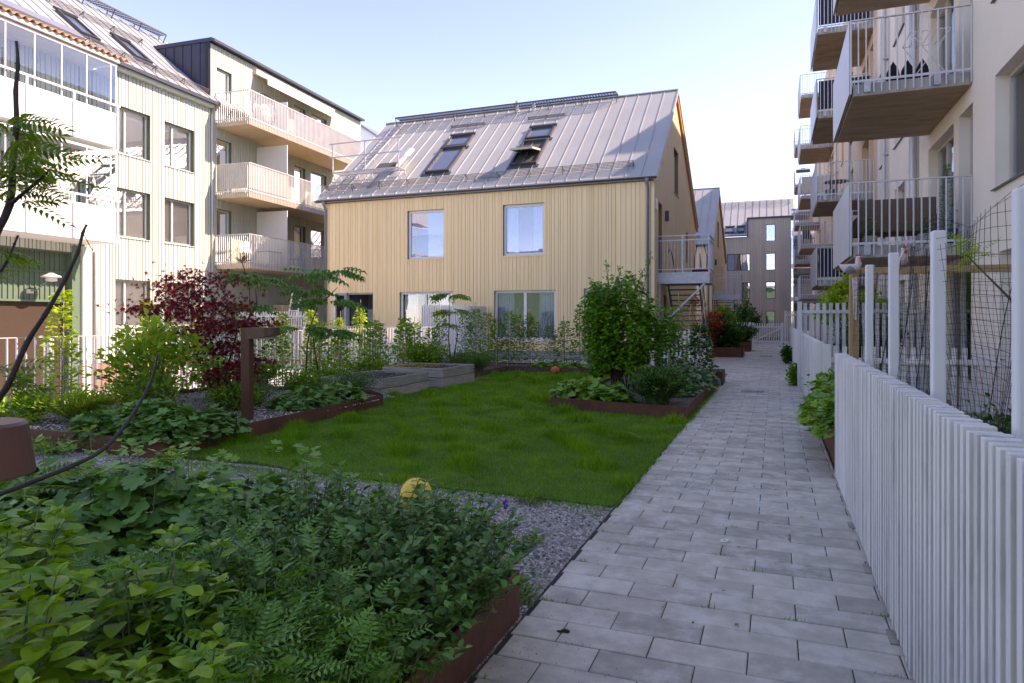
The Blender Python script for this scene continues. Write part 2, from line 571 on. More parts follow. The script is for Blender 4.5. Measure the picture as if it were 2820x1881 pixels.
def cladding(mb, fr, u0, u1, zb, ztop, d0, d1, openings, widths, gap, rng):
    """vertical boards of uneven width with open joints, cut round the openings"""
    u = u0
    while u < u1 - 0.02:
        wd = rng.choice(widths)
        a = u + gap / 2
        b = min(u + wd - gap / 2, u1)
        if b - a > 0.01:
            zt = ztop if not callable(ztop) else None
            segs = [a, b]
            for o in openings:
                for e in (o[0], o[1]):
                    if a + 0.004 < e < b - 0.004:
                        segs.append(e)
            segs = sorted(segs)
            for s0, s1 in zip(segs[:-1], segs[1:]):
                um = (s0 + s1) / 2
                spans = [(zb, None)]
                cuts = sorted([(o[2], o[3]) for o in openings if o[0] < um < o[1]])
                lo = zb
                parts = []
                for c0, c1 in cuts:
                    if c0 > lo:
                        parts.append((lo, c0, False))
                    lo = max(lo, c1)
                t0 = zt if zt is not None else ztop(s0)
                t1 = zt if zt is not None else ztop(s1)
                if max(t0, t1) > lo:
                    parts.append((lo, None, True))
                jd = rng.uniform(-0.002, 0.002)
                for (p0, p1, top) in parts:
                    za, zc = (t0, t1) if top else (p1, p1)
                    if za <= p0 and zc <= p0:
                        continue
                    za = max(za, p0 + .001); zc = max(zc, p0 + .001)
                    mb.hexa([fr(s0, d0, p0), fr(s1, d0, p0), fr(s1, d1 + jd, p0), fr(s0, d1 + jd, p0),
                             fr(s0, d0, za), fr(s1, d0, zc), fr(s1, d1 + jd, zc), fr(s0, d1 + jd, za)])
        u += wd


def window(fr, parent, u0, u1, z0, z1, fmat, recess=0.1, mull=(), glass=None, inner='dark', sill=None, fw=0.06,
           depth=0.45, innermat=None, bars=(), name='window'):
    """frame in the opening, pane, sill, blind or curtain and a dark-painted liner for the unlit room"""
    m = MB()
    d1 = -recess
    d0 = d1 - 0.06
    m.fbox(fr, u0, u1, d0, d1, z1 - fw, z1)
    m.fbox(fr, u0, u1, d0, d1, z0, z0 + fw)
    m.fbox(fr, u0, u0 + fw, d0, d1, z0 + fw, z1 - fw)
    m.fbox(fr, u1 - fw, u1, d0, d1, z0 + fw, z1 - fw)
    for q in mull:
        m.fbox(fr, q - fw * .6, q + fw * .6, d0, d1 + .004, z0 + fw, z1 - fw)
    for q in bars:
        m.fbox(fr, u0 + fw, u1 - fw, d0, d1 + .002, q - fw / 2, q + fw / 2)
    f = m.build(name, fmat, parent)
    g = MB()
    g.fbox(fr, u0 + fw * .5, u1 - fw * .5, d0 + .018, d0 + .026, z0 + fw * .5, z1 - fw * .5)
    g.build('pane', glass or M_glass, f)
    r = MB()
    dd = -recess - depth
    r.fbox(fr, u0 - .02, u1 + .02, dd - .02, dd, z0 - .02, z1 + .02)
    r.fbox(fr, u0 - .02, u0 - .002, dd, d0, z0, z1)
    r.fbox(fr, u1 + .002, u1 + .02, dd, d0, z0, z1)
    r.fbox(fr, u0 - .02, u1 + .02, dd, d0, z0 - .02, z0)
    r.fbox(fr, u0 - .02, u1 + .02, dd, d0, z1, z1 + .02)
    r.build('room_liner', M_unlit, f)
    if inner in ('blind', 'half'):
        b = MB()
        zb = z0 + fw if inner == 'blind' else (z0 + z1) / 2
        z = zb
        while z < z1 - fw:
            b.hexa([fr(u0 + fw, d0 - .05, z), fr(u1 - fw, d0 - .05, z), fr(u1 - fw, d0 - .025, z + .022), fr(u0 + fw, d0 - .025, z + .022),
                    fr(u0 + fw, d0 - .05, z + .003), fr(u1 - fw, d0 - .05, z + .003), fr(u1 - fw, d0 - .025, z + .025), fr(u0 + fw, d0 - .025, z + .025)])
            z += .025
        b.build('blind', innermat or M_blind, f)
    elif inner == 'curtain':
        b = MB()
        wd = (u1 - u0) * .26
        for (a, c) in ((u0 + fw, u0 + fw + wd), (u1 - fw - wd, u1 - fw)):
            n = 24
            for i in range(n):
                ua = a + (c - a) * i / n; ub = a + (c - a) * (i + 1) / n
                da = d0 - .1 + .02 * math.sin(i * 1.7); db = d0 - .1 + .02 * math.sin((i + 1) * 1.7)
                b.hexa([fr(ua, da, z0 + .03), fr(ub, db, z0 + .03), fr(ub, db + .003, z0 + .03), fr(ua, da + .003, z0 + .03),
                        fr(ua, da, z1 - .03), fr(ub, db, z1 - .03), fr(ub, db + .003, z1 - .03), fr(ua, da + .003, z1 - .03)])
        b.build('curtain', innermat or M_curtain, f)
    if sill is not None:
        s_ = MB()
        s_.hexa([fr(u0 - .03, d1, z0 - .03), fr(u1 + .03, d1, z0 - .03), fr(u1 + .03, .05, z0 - .05), fr(u0 - .03, .05, z0 - .05),
                 fr(u0 - .03, d1, z0 - .004), fr(u1 + .03, d1, z0 - .004), fr(u1 + .03, .05, z0 - .03), fr(u0 - .03, .05, z0 - .03)])
        s_.build('sill', sill, f)
    return f


def pickets(mb, pts, z0, z1, pitch=0.11, w_=0.012, d_=0.03, top=0.04, zfun=None, posts=None):
    """vertical bars between two rails along a polyline (x, y)"""
    for a, b in zip(pts[:-1], pts[1:]):
        a = Vector((a[0], a[1], 0)); b = Vector((b[0], b[1], 0))
        ln = (b - a).length
        d = (b - a).normalized()
        nrm = Vector((-d.y, d.x, 0))
        n = max(1, int(ln / pitch))
        for i in range(n + 1):
            p = a + d * (ln * i / n)
            q0 = p + Vector((0, 0, z0)); q1 = p + Vector((0, 0, z1))
            mb.beam(q0, q1, w_, d_, up=nrm)
        mb.beam(a + Vector((0, 0, z1)), b + Vector((0, 0, z1)), top, .012)
        mb.beam(a + Vector((0, 0, z0 + .06)), b + Vector((0, 0, z0 + .06)), top * .8, .012)


# ------------------------------------------------------------ foliage
RNG = np.random.default_rng(11)


def tpl(verts, faces):
    return (np.array(verts, float), [tuple(f) for f in faces])


def t_ovate(wd=0.3, fold=0.07, droop=0.1, tip=1.0):
    v = [(0, 0, 0), (0, .35, .0), (0, .7, -.02), (0, tip, -droop), (-wd, .32, fold), (-wd * .78, .66, fold * .8), (wd, .32, fold), (wd * .78, .66, fold * .8)]
    f = [(0, 1, 4), (1, 2, 5, 4), (2, 3, 5), (0, 6, 1), (1, 6, 7, 2), (2, 7, 3)]
    return tpl(v, f)


def t_simple(wd=0.3, fold=0.06, droop=.06):
    return tpl([(0, 0, 0), (-wd, .45, fold), (0, 1, -droop), (wd, .45, fold), (0, .45, 0)], [(0, 4, 1), (4, 2, 1), (0, 3, 4), (4, 3, 2)])


def t_palm(nl=5, depth=0.35, spread=250, sharp=False, cup=0.1, teeth=False):
    """lobed fan leaf; attached at its base"""
    pts = [(0, 0, 0)]
    n = nl
    c = (0, .42)
    out = []
    for i in range(n):
        a = R(90 - spread / 2 + spread * (i + .5) / n)
        rr = .55 * (1 - .12 * abs(i - (n - 1) / 2) / n * 2)
        st = R(spread / n)
        if sharp:
            out.append((a - st * .5, rr * (1 - depth)))
            out.append((a - st * .13, rr * (1 - depth * .35)))
            out.append((a, rr))
            out.append((a + st * .13, rr * (1 - depth * .35)))
        else:
            out.append((a - st * .5, rr * (1 - depth)))
            out.append((a - st * .28, rr * .93))
            out.append((a - st * .1, rr * 1.0))
            out.append((a, rr * .93))
            out.append((a + st * .1, rr * 1.0))
            out.append((a + st * .28, rr * .93))
    out.append((R(90 + spread / 2), .55 * (1 - depth)))
    v = [(0, .42, -.02)]
    for a, r in out:
        v.append((c[0] + math.cos(a) * r, c[1] + math.sin(a) * r, cup * (r / .55) ** 2 * (1 if not sharp else -.8)))
    f = [(0, i, i + 1) for i in range(1, len(v) - 1)]
    v.append((0, .12, 0))
    f.append((0, len(v) - 2, len(v) - 1))
    f.append((0, len(v) - 1, 1))
    return tpl(v, f)


def t_pinnate(pairs=6, wd=0.09, ll=0.3, ang=60, droop=0.15, sag=0.2):
    v = []; f = []
    def z_of(y): return -sag * y * y
    b = 0
    # rachis
    ys = np.linspace(0, .92, 5)
    for y in ys:
        v += [(-.006, y, z_of(y)), (.006, y, z_of(y))]
    for i in range(4):
        f.append((2 * i, 2 * i + 1, 2 * i + 3, 2 * i + 2))
    def leaflet(px, py, a, l):
        b = len(v)
        dx, dy = math.sin(a), math.cos(a)
        nx, ny = dy, -dx
        z = z_of(py)
        v.append((px, py, z))
        v.append((px + dx * l * .45 - nx * wd * .5 * l / ll, py + dy * l * .45 - ny * wd * .5 * l / ll, z + .01))
        v.append((px + dx * l, py + dy * l, z - droop * l))
        v.append((px + dx * l * .45 + nx * wd * .5 * l / ll, py + dy * l * .45 + ny * wd * .5 * l / ll, z + .01))
        v.append((px + dx * l * .45, py + dy * l * .45, z - droop * l * .2))
        f.extend([(b, b + 4, b + 1), (b + 4, b + 2, b + 1), (b, b + 3, b + 4), (b + 4, b + 3, b + 2)])
    for i in range(pairs):
        y = .18 + .68 * i / (pairs - 1)
        l = ll * (1 - .35 * abs(i / (pairs - 1) - .45))
        for sg in (-1, 1):
            leaflet(0, y, sg * R(ang), l)
    leaflet(0, .9, 0, ll * .9)
    return tpl(v, f)


T_OV = t_ovate(.30)
T_OVW = t_ovate(.36, .05, .14)
T_RND = t_ovate(.42, .04, .05)
T_NAR = t_simple(.16)
T_SIM = t_simple(.30)
T_PALM = t_palm(5, .40, 290, cup=.06)
T_MAPLE = t_palm(7, .68, 250, True, .12)
T_PIN = t_pinnate(6, .085, .26, 62)
T_PINBIG = t_pinnate(5, .15, .27, 62, .75, .35)
T_SUM = t_pinnate(8, .075, .26, 62, .25, .35)


class Foliage:
    def __init__(s):
        s.parts = []

    def add(s, t, pos, d, nrm, size):
        pos = np.asarray(pos, float).reshape(-1, 3)
        n = len(pos)
        if n == 0:
            return s
        d = np.asarray(d, float).reshape(-1, 3); nrm = np.asarray(nrm, float).reshape(-1, 3)
        size = np.broadcast_to(np.asarray(size, float), (n,))
        Y = d / (np.linalg.norm(d, axis=1, keepdims=True) + 1e-9)
        Z = nrm - (nrm * Y).sum(1, keepdims=True) * Y
        Z /= (np.linalg.norm(Z, axis=1, keepdims=True) + 1e-9)
        X = np.cross(Y, Z)
        tv, tf = t
        V = pos[:, None, :] + size[:, None, None] * (tv[None, :, 0:1] * X[:, None, :] + tv[None, :, 1:2] * Y[:, None, :] + tv[None, :, 2:3] * Z[:, None, :])
        s.parts.append((V.reshape(-1, 3), tf, n, len(tv)))
        return s

    def build(s, name, material, parent=None):
        Vs, Ls, Ts = [], [], []
        off = 0
        for (V, tf, n, k) in s.parts:
            Vs.append(V)
            loops = np.array([i for f in tf for i in f])
            tots = np.array([len(f) for f in tf])
            base = (np.arange(n) * k + off)[:, None]
            Ls.append((base + loops[None, :]).ravel())
            Ts.append(np.tile(tots, n))
            off += n * k
        V = np.concatenate(Vs); L = np.concatenate(Ls); T = np.concatenate(Ts)
        if parent is not None:
            inv = np.array(WM[parent.name].inverted())
            V = V @ inv[:3, :3].T + inv[:3, 3]
        me = bpy.data.meshes.new(name)
        me.vertices.add(len(V)); me.vertices.foreach_set('co', V.astype(np.float32).ravel())
        me.loops.add(len(L)); me.loops.foreach_set('vertex_index', L.astype(np.int32))
        me.polygons.add(len(T))
        st = np.concatenate([[0], np.cumsum(T)[:-1]])
        me.polygons.foreach_set('loop_start', st.astype(np.int32))
        me.polygons.foreach_set('loop_total', T.astype(np.int32))
        me.update(calc_edges=True)
        me.materials.append(material)
        o = bpy.data.objects.new(name, me)
        C.objects.link(o)
        WM[o.name] = WM[parent.name] if parent is not None else Matrix.Identity(4)
        if parent is not None:
            o.parent = parent
        return o


def rdir(n, up=0.2, spread=0.5, bias=None):
    a = RNG.uniform(0, 2 * np.pi, n)
    d = np.stack([np.cos(a), np.sin(a), up + RNG.normal(0, spread, n)], 1)
    if bias is not None:
        d = d * .6 + np.asarray(bias)
    return d


def upn(n, s=0.45):
    return np.stack([RNG.normal(0, s, n), RNG.normal(0, s, n), np.ones(n)], 1)


def stem_curves(base, h, spread, n, r0=0.05, lean=(0, 0), hvar=0.35, bow=0.4):
    """quadratic stems fanning from a base point; returns list of (p0, p1, p2)"""
    out = []
    for i in range(n):
        a = RNG.uniform(0, 2 * np.pi)
        rr = math.sqrt(RNG.uniform(0, 1)) * spread
        hh = h * (1 - hvar * RNG.uniform(0, 1)) * (1 - .35 * (rr / max(spread, .01)) ** 2)
        p0 = np.array(base) + np.array([math.cos(a) * r0 * RNG.uniform(0, 1), math.sin(a) * r0 * RNG.uniform(0, 1), 0])
        p2 = np.array(base) + np.array([math.cos(a) * rr + lean[0], math.sin(a) * rr + lean[1], hh])
        p1 = (p0 + p2) / 2 + np.array([-math.cos(a) * rr * bow * .3, -math.sin(a) * rr * bow * .3, hh * .18])
        out.append((p0, p1, p2))
    return out


def qpt(c, t):
    t = np.asarray(t)[:, None]
    return (1 - t) ** 2 * c[0] + 2 * t * (1 - t) * c[1] + t * t * c[2]


def shrub(name, label, cat, loc, h, spread, nst, per, size, t, lm, sm=None, tmin=0.2, twig=0.05, up=0.25, dsp=0.4,
          group=None, stem_r=0.006, r0=0.08, lean=(0, 0), hvar=0.35, nn=0.5, svar=.3, flowers=None):
    o = thing(name, label, cat, loc, 0, group)
    cs = stem_curves(loc, h, spread, nst, r0, lean, hvar)
    F = Foliage()
    sb = MB()
    P = []
    for c in cs:
        tt = RNG.uniform(tmin, 1, per) ** .8
        p = qpt(c, tt) + RNG.normal(0, twig, (per, 3))
        P.append(p)
        sb.tube([tuple(q) for q in qpt(c, np.linspace(0, 1, 5))], [stem_r, stem_r * .9, stem_r * .75, stem_r * .6, stem_r * .3], 4, cap=False)
    P = np.concatenate(P)
    n = len(P)
    ctr = np.array(loc) + np.array([lean[0] * .5, lean[1] * .5, h * .3])
    outw = P - ctr
    outw /= np.linalg.norm(outw, axis=1, keepdims=True) + 1e-6
    d = rdir(n, up, dsp) * .8 + outw * .8
    F.add(t, P, d, upn(n, nn) + outw * .35, size * RNG.uniform(1 - svar, 1 + svar, n))
    sb.build('stems', sm or M_gstem, o)
    F.build('foliage', lm, o)
    return o


def mound(F, t, poly_c, rx, ry, h, n, size, z0=0.15, nn=0.35, rim=0.5, edge=1.0):
    """dome of overlapping leaves, leaning outward"""
    a = RNG.uniform(0, 2 * np.pi, n); r = np.sqrt(RNG.uniform(0, 1, n))
    x = poly_c[0] + np.cos(a) * r * rx; y = poly_c[1] + np.sin(a) * r * ry
    lump = .14 * np.sin(x * 7 + 1.3) * np.cos(y * 6.1) + .08 * np.sin(x * 17 + y * 13)
    z = z0 + h * (1 - r ** 2.6 * .8) * (1 + lump) * RNG.uniform(.72, 1.03, n)
    P = np.stack([x, y, z], 1)
    out = np.stack([np.cos(a) * r, np.sin(a) * r, np.zeros(n)], 1)
    d = rdir(n, -.05, .25) * .75 + out * .7 + np.array([0, 0, -.25]) * r[:, None]
    F.add(t, P, d, upn(n, nn) + out * rim, size * RNG.uniform(.7, 1.25, n))


def stakes(mb, base, h, r=0.006, lean=(0, 0)):
    mb.tube([base, (base[0] + lean[0], base[1] + lean[1], base[2] + h)], r, 5)

# ============================================================ SETTING
m = MB(); m.box(-300, 300, -120, 400, -1.6, -1.12)
tag(m.build('ground', M_ground), kind='structure')
m = MB()
m.box(-10.16, 40, -30, 90, -1.1, -0.012)
m.box(-17.0, -10.16, 20.2, 90, -1.1, -0.012)
tag(m.build('courtyard_ground', M_ground), kind='structure')
m = MB()
m.hexa([(-26, -10, -1.1), (-10.17, -10, -1.1), (-10.17, 14, -1.1), (-26, 14, -1.1),
        (-26, -10, -1.0), (-10.17, -10, -1.0), (-10.17, 14, -1.0), (-26, 14, -1.0)])
m.hexa([(-26, 14, -1.1), (-10.17, 14, -1.1), (-10.17, 20.2, -.4), (-26, 20.2, -.4),
        (-26, 14, -1.0), (-10.17, 14, -1.0), (-10.17, 20.2, -.08), (-26, 20.2, -.08)])
m.box(-26, -17.01, 20.2, 60, -.4, -.08)
tag(m.build('lane', M_lane), kind='structure')
m = MB()
m.box(-16.2, -3.62, 20.75, 21.95, -.01, .10)
tag(m.build('terrace', M_lane), kind='structure')

# paved path: real slabs in half bond with dark joints
m = MB()
m.box(-1.18, 0.56, -2.0, 37.0, -.02, -.004)
m.box(-3.62, -1.18, 19.2, 37.0, -.02, -.004)
m.box(-3.62, 3.0, 36.5, 62, -.02, -.004)
tag(m.build('path_bedding', M_joint), kind='structure')
m = MB()
rr = random.Random(3)
yy = 3.03 - .21 * 26
row = 0
g = .0026
while yy < 48:
    xl = -1.175 if yy < 19.2 else -3.6
    xr = .555 if yy < 36 else 2.4
    off = -.95 if row % 2 == 0 else -.74
    x = off - .42 * 8
    while x < xr:
        a, b = max(x, xl), min(x + .42, xr)
        if b - a > .03:
            z = rr.uniform(-.0015, .0015); tx = rr.uniform(-.0012, .0012); ty = rr.uniform(-.0012, .0012)
            x0, x1, y0, y1 = a + g, b - g, yy + g, yy + .21 - g
            c = .006
            m.hexa([(x0, y0, -.03), (x1, y0, -.03), (x1, y1, -.03), (x0, y1, -.03),
                    (x0, y0, z - .002), (x1, y0, z - .002 + tx), (x1, y1, z - .002 + tx + ty), (x0, y1, z - .002 + ty)])
            bb = len(m.v)
            m.v += [(x0 + c, y0 + c, z + .002), (x1 - c, y0 + c, z + .002 + tx), (x1 - c, y1 - c, z + .002 + tx + ty), (x0 + c, y1 - c, z + .002 + ty)]
            m.f.pop(-5)          # the flat top gives way to a chamfered one
            t0 = bb - 4
            m.f.append((bb, bb + 1, bb + 2, bb + 3))
            for i in range(4):
                j = (i + 1) % 4
                m.f.append((t0 + i, t0 + j, bb + j, bb + i))
        x += .42
    yy += .21
    row += 1
tag(m.build('path', M_paver), kind='structure')

# gravel, lawn, soils
m = MB(); m.box(-10.1, -1.185, -6, 5.42, -.01, .004)
tag(m.build('gravel', M_gravel), kind='structure')
def lawn_poly():
    return [(-6.0, 5.55), (-5.0, 5.62), (-4.1, 5.42), (-3.1, 5.38), (-2.0, 5.34), (-1.19, 5.3), (-1.19, 10.25), (-1.19, 17.5), (-4.2, 17.7), (-6.9, 17.6), (-6.9, 15.6), (-6.5, 14.6), (-6.72, 10.6), (-6.12, 9.9)]
m = MB(); m.prism([(x, y, -.01) for x, y in lawn_poly()], (0, 0, .03))
tag(m.build('lawn', M_lawn), kind='structure')

def inside(x, y, poly):
    x = np.asarray(x); y = np.asarray(y)
    r = np.zeros(x.shape, bool)
    n = len(poly)
    for i in range(n):
        x1, y1 = poly[i]; x2, y2 = poly[(i + 1) % n]
        c = ((y1 > y) != (y2 > y)) & (x < (x2 - x1) * (y - y1) / (y2 - y1 + 1e-12) + x1)
        r ^= c
    return r

T_BLADE = tpl([(-.5, 0, 0), (.5, 0, 0), (.32, .5, .06), (-.32, .5, .06), (0, 1, .3)], [(0, 1, 2, 3), (3, 2, 4)])

def grass(n, poly, ymin, ymax, hole, hmin=.03, hmax=.07, wd=.0035):
    x = RNG.uniform(-7.1, -1.1, n); y = ymin + (ymax - ymin) * RNG.uniform(0, 1, n) ** 1.0
    jx = RNG.normal(0, .035, n); jy = RNG.normal(0, .045, n)
    k = inside(x, y, poly) & ~inside(x, y, hole)
    x = x[k] + jx[k]; y = y[k] + jy[k]
    n = len(x)
    nse = np.sin(x * 3.1 + 1.7 * np.sin(y * 2.3)) * np.cos(y * 3.7 + 1.1 * np.sin(x * 2.9)) + .5 * np.sin(x * 8.3 + y * 5.1)
    tuft = np.clip(nse - .35, 0, 1)
    hh = RNG.uniform(hmin, hmax, n) * (.8 + 1.9 * tuft)
    lean = RNG.normal(0, .32, (n, 2))
    d = np.stack([lean[:, 0], lean[:, 1], np.ones(n)], 1)
    a = RNG.uniform(0, 2 * np.pi, n)
    nr = np.stack([np.cos(a), np.sin(a), np.zeros(n)], 1)
    tv, tf = T_BLADE
    F = Foliage()
    # width is fixed, height varies: scale the template by binning heights
    q = np.quantile(hh, [0, .33, .66, 1])
    for i in range(3):
        s = (hh >= q[i]) & (hh <= q[i + 1] if i == 2 else hh < q[i + 1])
        hm = hh[s].mean()
        t = (tv * np.array([wd / hm, 1, 1]), tf)
        F.add(t, np.stack([x[s], y[s], np.full(s.sum(), .012)], 1), d[s], nr[s], hh[s])
    return F
HOLE = [(-3.43, 10.69), (-1.18, 10.19), (-1.17, 16.85), (-3.2, 17.3)]
F1 = grass(150000, lawn_poly(), 5.28, 9.0, HOLE, wd=.0040)
F2 = grass(150000, lawn_poly(), 8.8, 18.0, HOLE, .035, .075, wd=.007)
F1.parts += F2.parts
# ragged strays along the paving and planter edges
n = 5000
ey = RNG.uniform(5.3, 15.7, n); ex = np.where(ey > 10.1, -1.16, -1.2) + RNG.normal(0, .028, n)
F1.add((T_BLADE[0] * np.array([.08, 1, 1]), T_BLADE[1]), np.stack([ex, ey, np.full(n, .002)], 1), rdir(n, 1.2, .4), rdir(n, 0, .1), RNG.uniform(.02, .065, n))
# ragged strays along the gravel edge
n = 5200
ex = RNG.uniform(-6.1, -1.2, n); ey = 5.4 - np.abs(RNG.normal(0, .14, n)) * (1 + np.sin(ex * 4) * .5)
F1.add((T_BLADE[0] * np.array([.09, 1, 1]), T_BLADE[1]), np.stack([ex, ey, np.full(n, .004)], 1), rdir(n, 1.6, .4), rdir(n, 0, .1), RNG.uniform(.02, .06, n))
tag(F1.build('grass', L_grass), 'short dark green lawn grass with tufts in the middle of the courtyard', 'grass', kind='stuff')

# loose stones on gravel
T_ST = tpl([(-.5, -.4, 0), (.5, -.35, 0), (.45, .4, 0), (-.4, .5, 0), (-.25, -.2, .45), (.3, -.15, .4), (.2, .25, .5), (-.2, .2, .42)],
           [(0, 1, 5, 4), (1, 2, 6, 5), (2, 3, 7, 6), (3, 0, 4, 7), (4, 5, 6, 7)])
M_stone = mat('pebble', (0.34, 0.31, 0.27), 0.75, var=0.2, island=0.75)
F = Foliage()
n = 26000
x = RNG.uniform(-7.5, -1.19, n); y = 3.15 + 2.35 * RNG.uniform(0, 1, n) ** 1.0
F.add(T_ST, np.stack([x, y, np.full(n, .003)], 1), rdir(n, 0, .05), upn(n, .25), RNG.uniform(.008, .026, n))
tag(F.build('pebbles', M_stone), 'loose grey pebbles scattered on the gravel strip before the lawn', 'gravel', kind='stuff')
M_crumb = mat('dark_crumb', (0.035, 0.03, 0.028), 0.85, island=0.5)
F = Foliage()
n = 700
x = -1.15 + np.abs(RNG.normal(0, .3, n)); y = RNG.uniform(1.8, 7, n)
k = x < .5
x, y = x[k], y[k]
F.add(T_ST, np.stack([x, y, np.full(len(x), .002)], 1), rdir(len(x), 0, .05), upn(len(x), .25), RNG.uniform(.002, .0045, len(x)))
tag(F.build('soil_crumbs', M_crumb), 'dark soil crumbs strewn over the grey paved path', 'soil crumbs', kind='stuff')

# ============================================================ SUNLIT GREEN TIMBER APARTMENT HOUSE (left)
TH = R(3.19)
P0 = Vector((-20.2, 19.5, 0))
LF = Frame(P0, (-math.sin(TH), math.cos(TH), 0), (math.cos(TH), math.sin(TH), 0))
lb = thing('apartment_building', 'pale green timber clad apartment building in full sun with glazed balconies', 'building', P0, TH)
rng = random.Random(5)
wins = []
for z0, z1 in ((6.91, 8.46), (4.17, 5.77), (1.2, 2.77)):
    wins += [(-3.44, -2.03, z0, z1), (-1.42, -.02, z0, z1)]
bal_open = []
for z0 in (9.12, 6.35, 3.62):
    bal_open += [(1.15, 1.98, z0, z0 + 2.15), (6.1, 6.95, z0, z0 + 2.15), (7.4, 8.7, z0 + .7, z0 + 2.15)]
gnd = [(2.6, 3.5, 0.0, 2.15), (4.6, 6.2, .7, 2.15)]
glz = []
for z0 in (6.85, 4.0):
    glz += [(-9.6, -8.3, z0, z0 + 2.1), (-7.9, -7.0, z0, z0 + 2.1)]
ops = wins + bal_open + gnd + glz
m = MB()
wall(m, LF, -10, -4.75, 3.46, 9.72, -.35, 0, ops)
wall(m, LF, -4.75, .8, .05, 9.72, -.35, 0, ops)
wall(m, LF, .8, 12, -.3, 12.1, -.35, 0, ops)
wl = m.build('wall', M_greengap, lb)
W6 = [.105, .105, .13, .155, .18]
m = MB()
cladding(m, LF, -10, -4.75, 3.5, 9.7, .002, .028, ops, W6, .030, rng)
cladding(m, LF, -4.7, .8, .07, 9.7, .002, .028, ops, W6, .030, rng)
m.build('facade_boards', M_greenwhite, lb)
m = MB()
cladding(m, LF, .82, 12, -.1, 12.08, .002, .024, ops, W6, .020, rng)
m.build('facade_boards', M_greenshade, lb)
m = MB()
m.fbox(LF, -4.75, .8, -.3, .05, -1.05, .05)
m.build('plinth', M_plinthred, lb)
for i, (a, b, c, d) in enumerate(wins):
    window(LF, lb, a, b, c, d, M_winsage, .12, mull=[a + .5], inner='blind', sill=M_dpipe, fw=.055)
for i, (a, b, c, d) in enumerate(bal_open + gnd):
    window(LF, lb, a, b, c, d, M_winsage, .1, inner=('blind' if b - a < .9 and a < 3 else 'half'), fw=.06)
for (a, b, c, d) in glz:
    window(LF, lb, a, b, c, d, M_winframe, .08, mull=[(a + b) / 2], inner='curtain', fw=.06)
# entrance recess under the glazed balconies
m = MB()
m.fbox(LF, -10, -4.85, -.5, -.2, 1.98, 3.46)
u = -10
while u < -4.9:
    m.fbox(LF, u, u + .03, -.2, -.165, 1.98, 3.46)
    u += .155
m.fbox(LF, -10, -4.85, -.2, -.15, 1.98, 2.04)
m.fbox(LF, -10, -4.85, -.2, -.15, 2.86, 2.90)
m.build('green_batten_panel', M_dgreen, lb)
m = MB(); m.fbox(LF, -10, -4.95, -.5, -.3, -1.0, 1.98)
m.build('rust_mesh_screen', M_brownmesh, lb)
m = MB()
m.fbox(LF, -4.98, -4.72, -.3, .05, -1.0, 3.7)
m.build('green_column', M_dgreen, lb)
m = MB()
m.fbox(LF, -4.68, -4.4, .03, .12, -1.0, 3.7)
m.build('pale_column', M_greenwhite, lb)
m = MB()
p = lambda s_, d_, z: tuple(LF(s_, d_, z))
m.tube([p(-4.2, .1, -.9), p(-4.2, .1, 3.6)], .05, 8)
m.tube([p(.86, .07, -.1), p(.86, .07, 9.6)], .035, 8)
m.build('downpipe', M_lpipe, lb, smooth=True)
# roof
PITCH = R(39)
RL = Frame(LF(0, .30, 9.80), LF.U, LF.N * math.sin(PITCH) + Vector((0, 0, math.cos(PITCH))),
           -LF.N * math.cos(PITCH) + Vector((0, 0, math.sin(PITCH))))
SL = 5.75
m = MB()
m.fbox(RL, -10, 12, -.10, 0, 0, SL)
rf = m.build('roof', M_roof, lb)
m = MB()
u = -10
while u < 12:
    if u < .7 or True:
        m.fbox(RL, u, u + .022, .0, .03, 0, SL)
    u += .5
m.build('roof_seams', M_seam, rf)
m = MB()
BK = Frame(LF(0, .3 - 2 * SL * math.cos(PITCH), 9.8), LF.U, -LF.N * math.sin(PITCH) + Vector((0, 0, math.cos(PITCH))),
           LF.N * math.cos(PITCH) + Vector((0, 0, math.sin(PITCH))))
m.fbox(BK, -10, 12, -.10, -.002, 0, SL)
m.build('rear_roof_slope', M_roof, rf)
m = MB()
m.fbox(LF, -4.6, .95, .22, .36, 9.66, 9.78)
m.build('gutter', M_gutter, lb)
m = MB()
m.fbox(LF, -4.6, .8, 0, .24, 9.55, 9.72)
m.build('eave_soffit', M_greenwhite, lb)
m = MB()      # snow guards and ridge walkway
def guard(mb, fr, u0, u1, v, hgt=.2, posts=1.2, cell=.045):
    n = max(1, int((u1 - u0) / posts))
    for i in range(n + 1):
        u = u0 + (u1 - u0) * i / n
        mb.beam(fr(u, 0, v - .12), fr(u, hgt + .02, v), .012, .03)
        mb.beam(fr(u, 0, v + .10), fr(u, hgt + .02, v), .012, .03)
    for d_ in np.linspace(.03, hgt, 5):
        mb.beam(fr(u0, d_, v), fr(u1, d_, v), .011, .011)
    mb.beam(fr(u0, hgt, v), fr(u1, hgt, v), .014, .014)
    k = int((u1 - u0) / cell)
    for i in range(k + 1):
        u = u0 + (u1 - u0) * i / k
        mb.beam(fr(u, .02, v), fr(u, hgt, v), .009, .009)
guard(m, RL, -4.4, .75, .45)
guard(m, RL, -5.2, -.3, 3.3)
m.build('snow_guard', M_guard, lb)
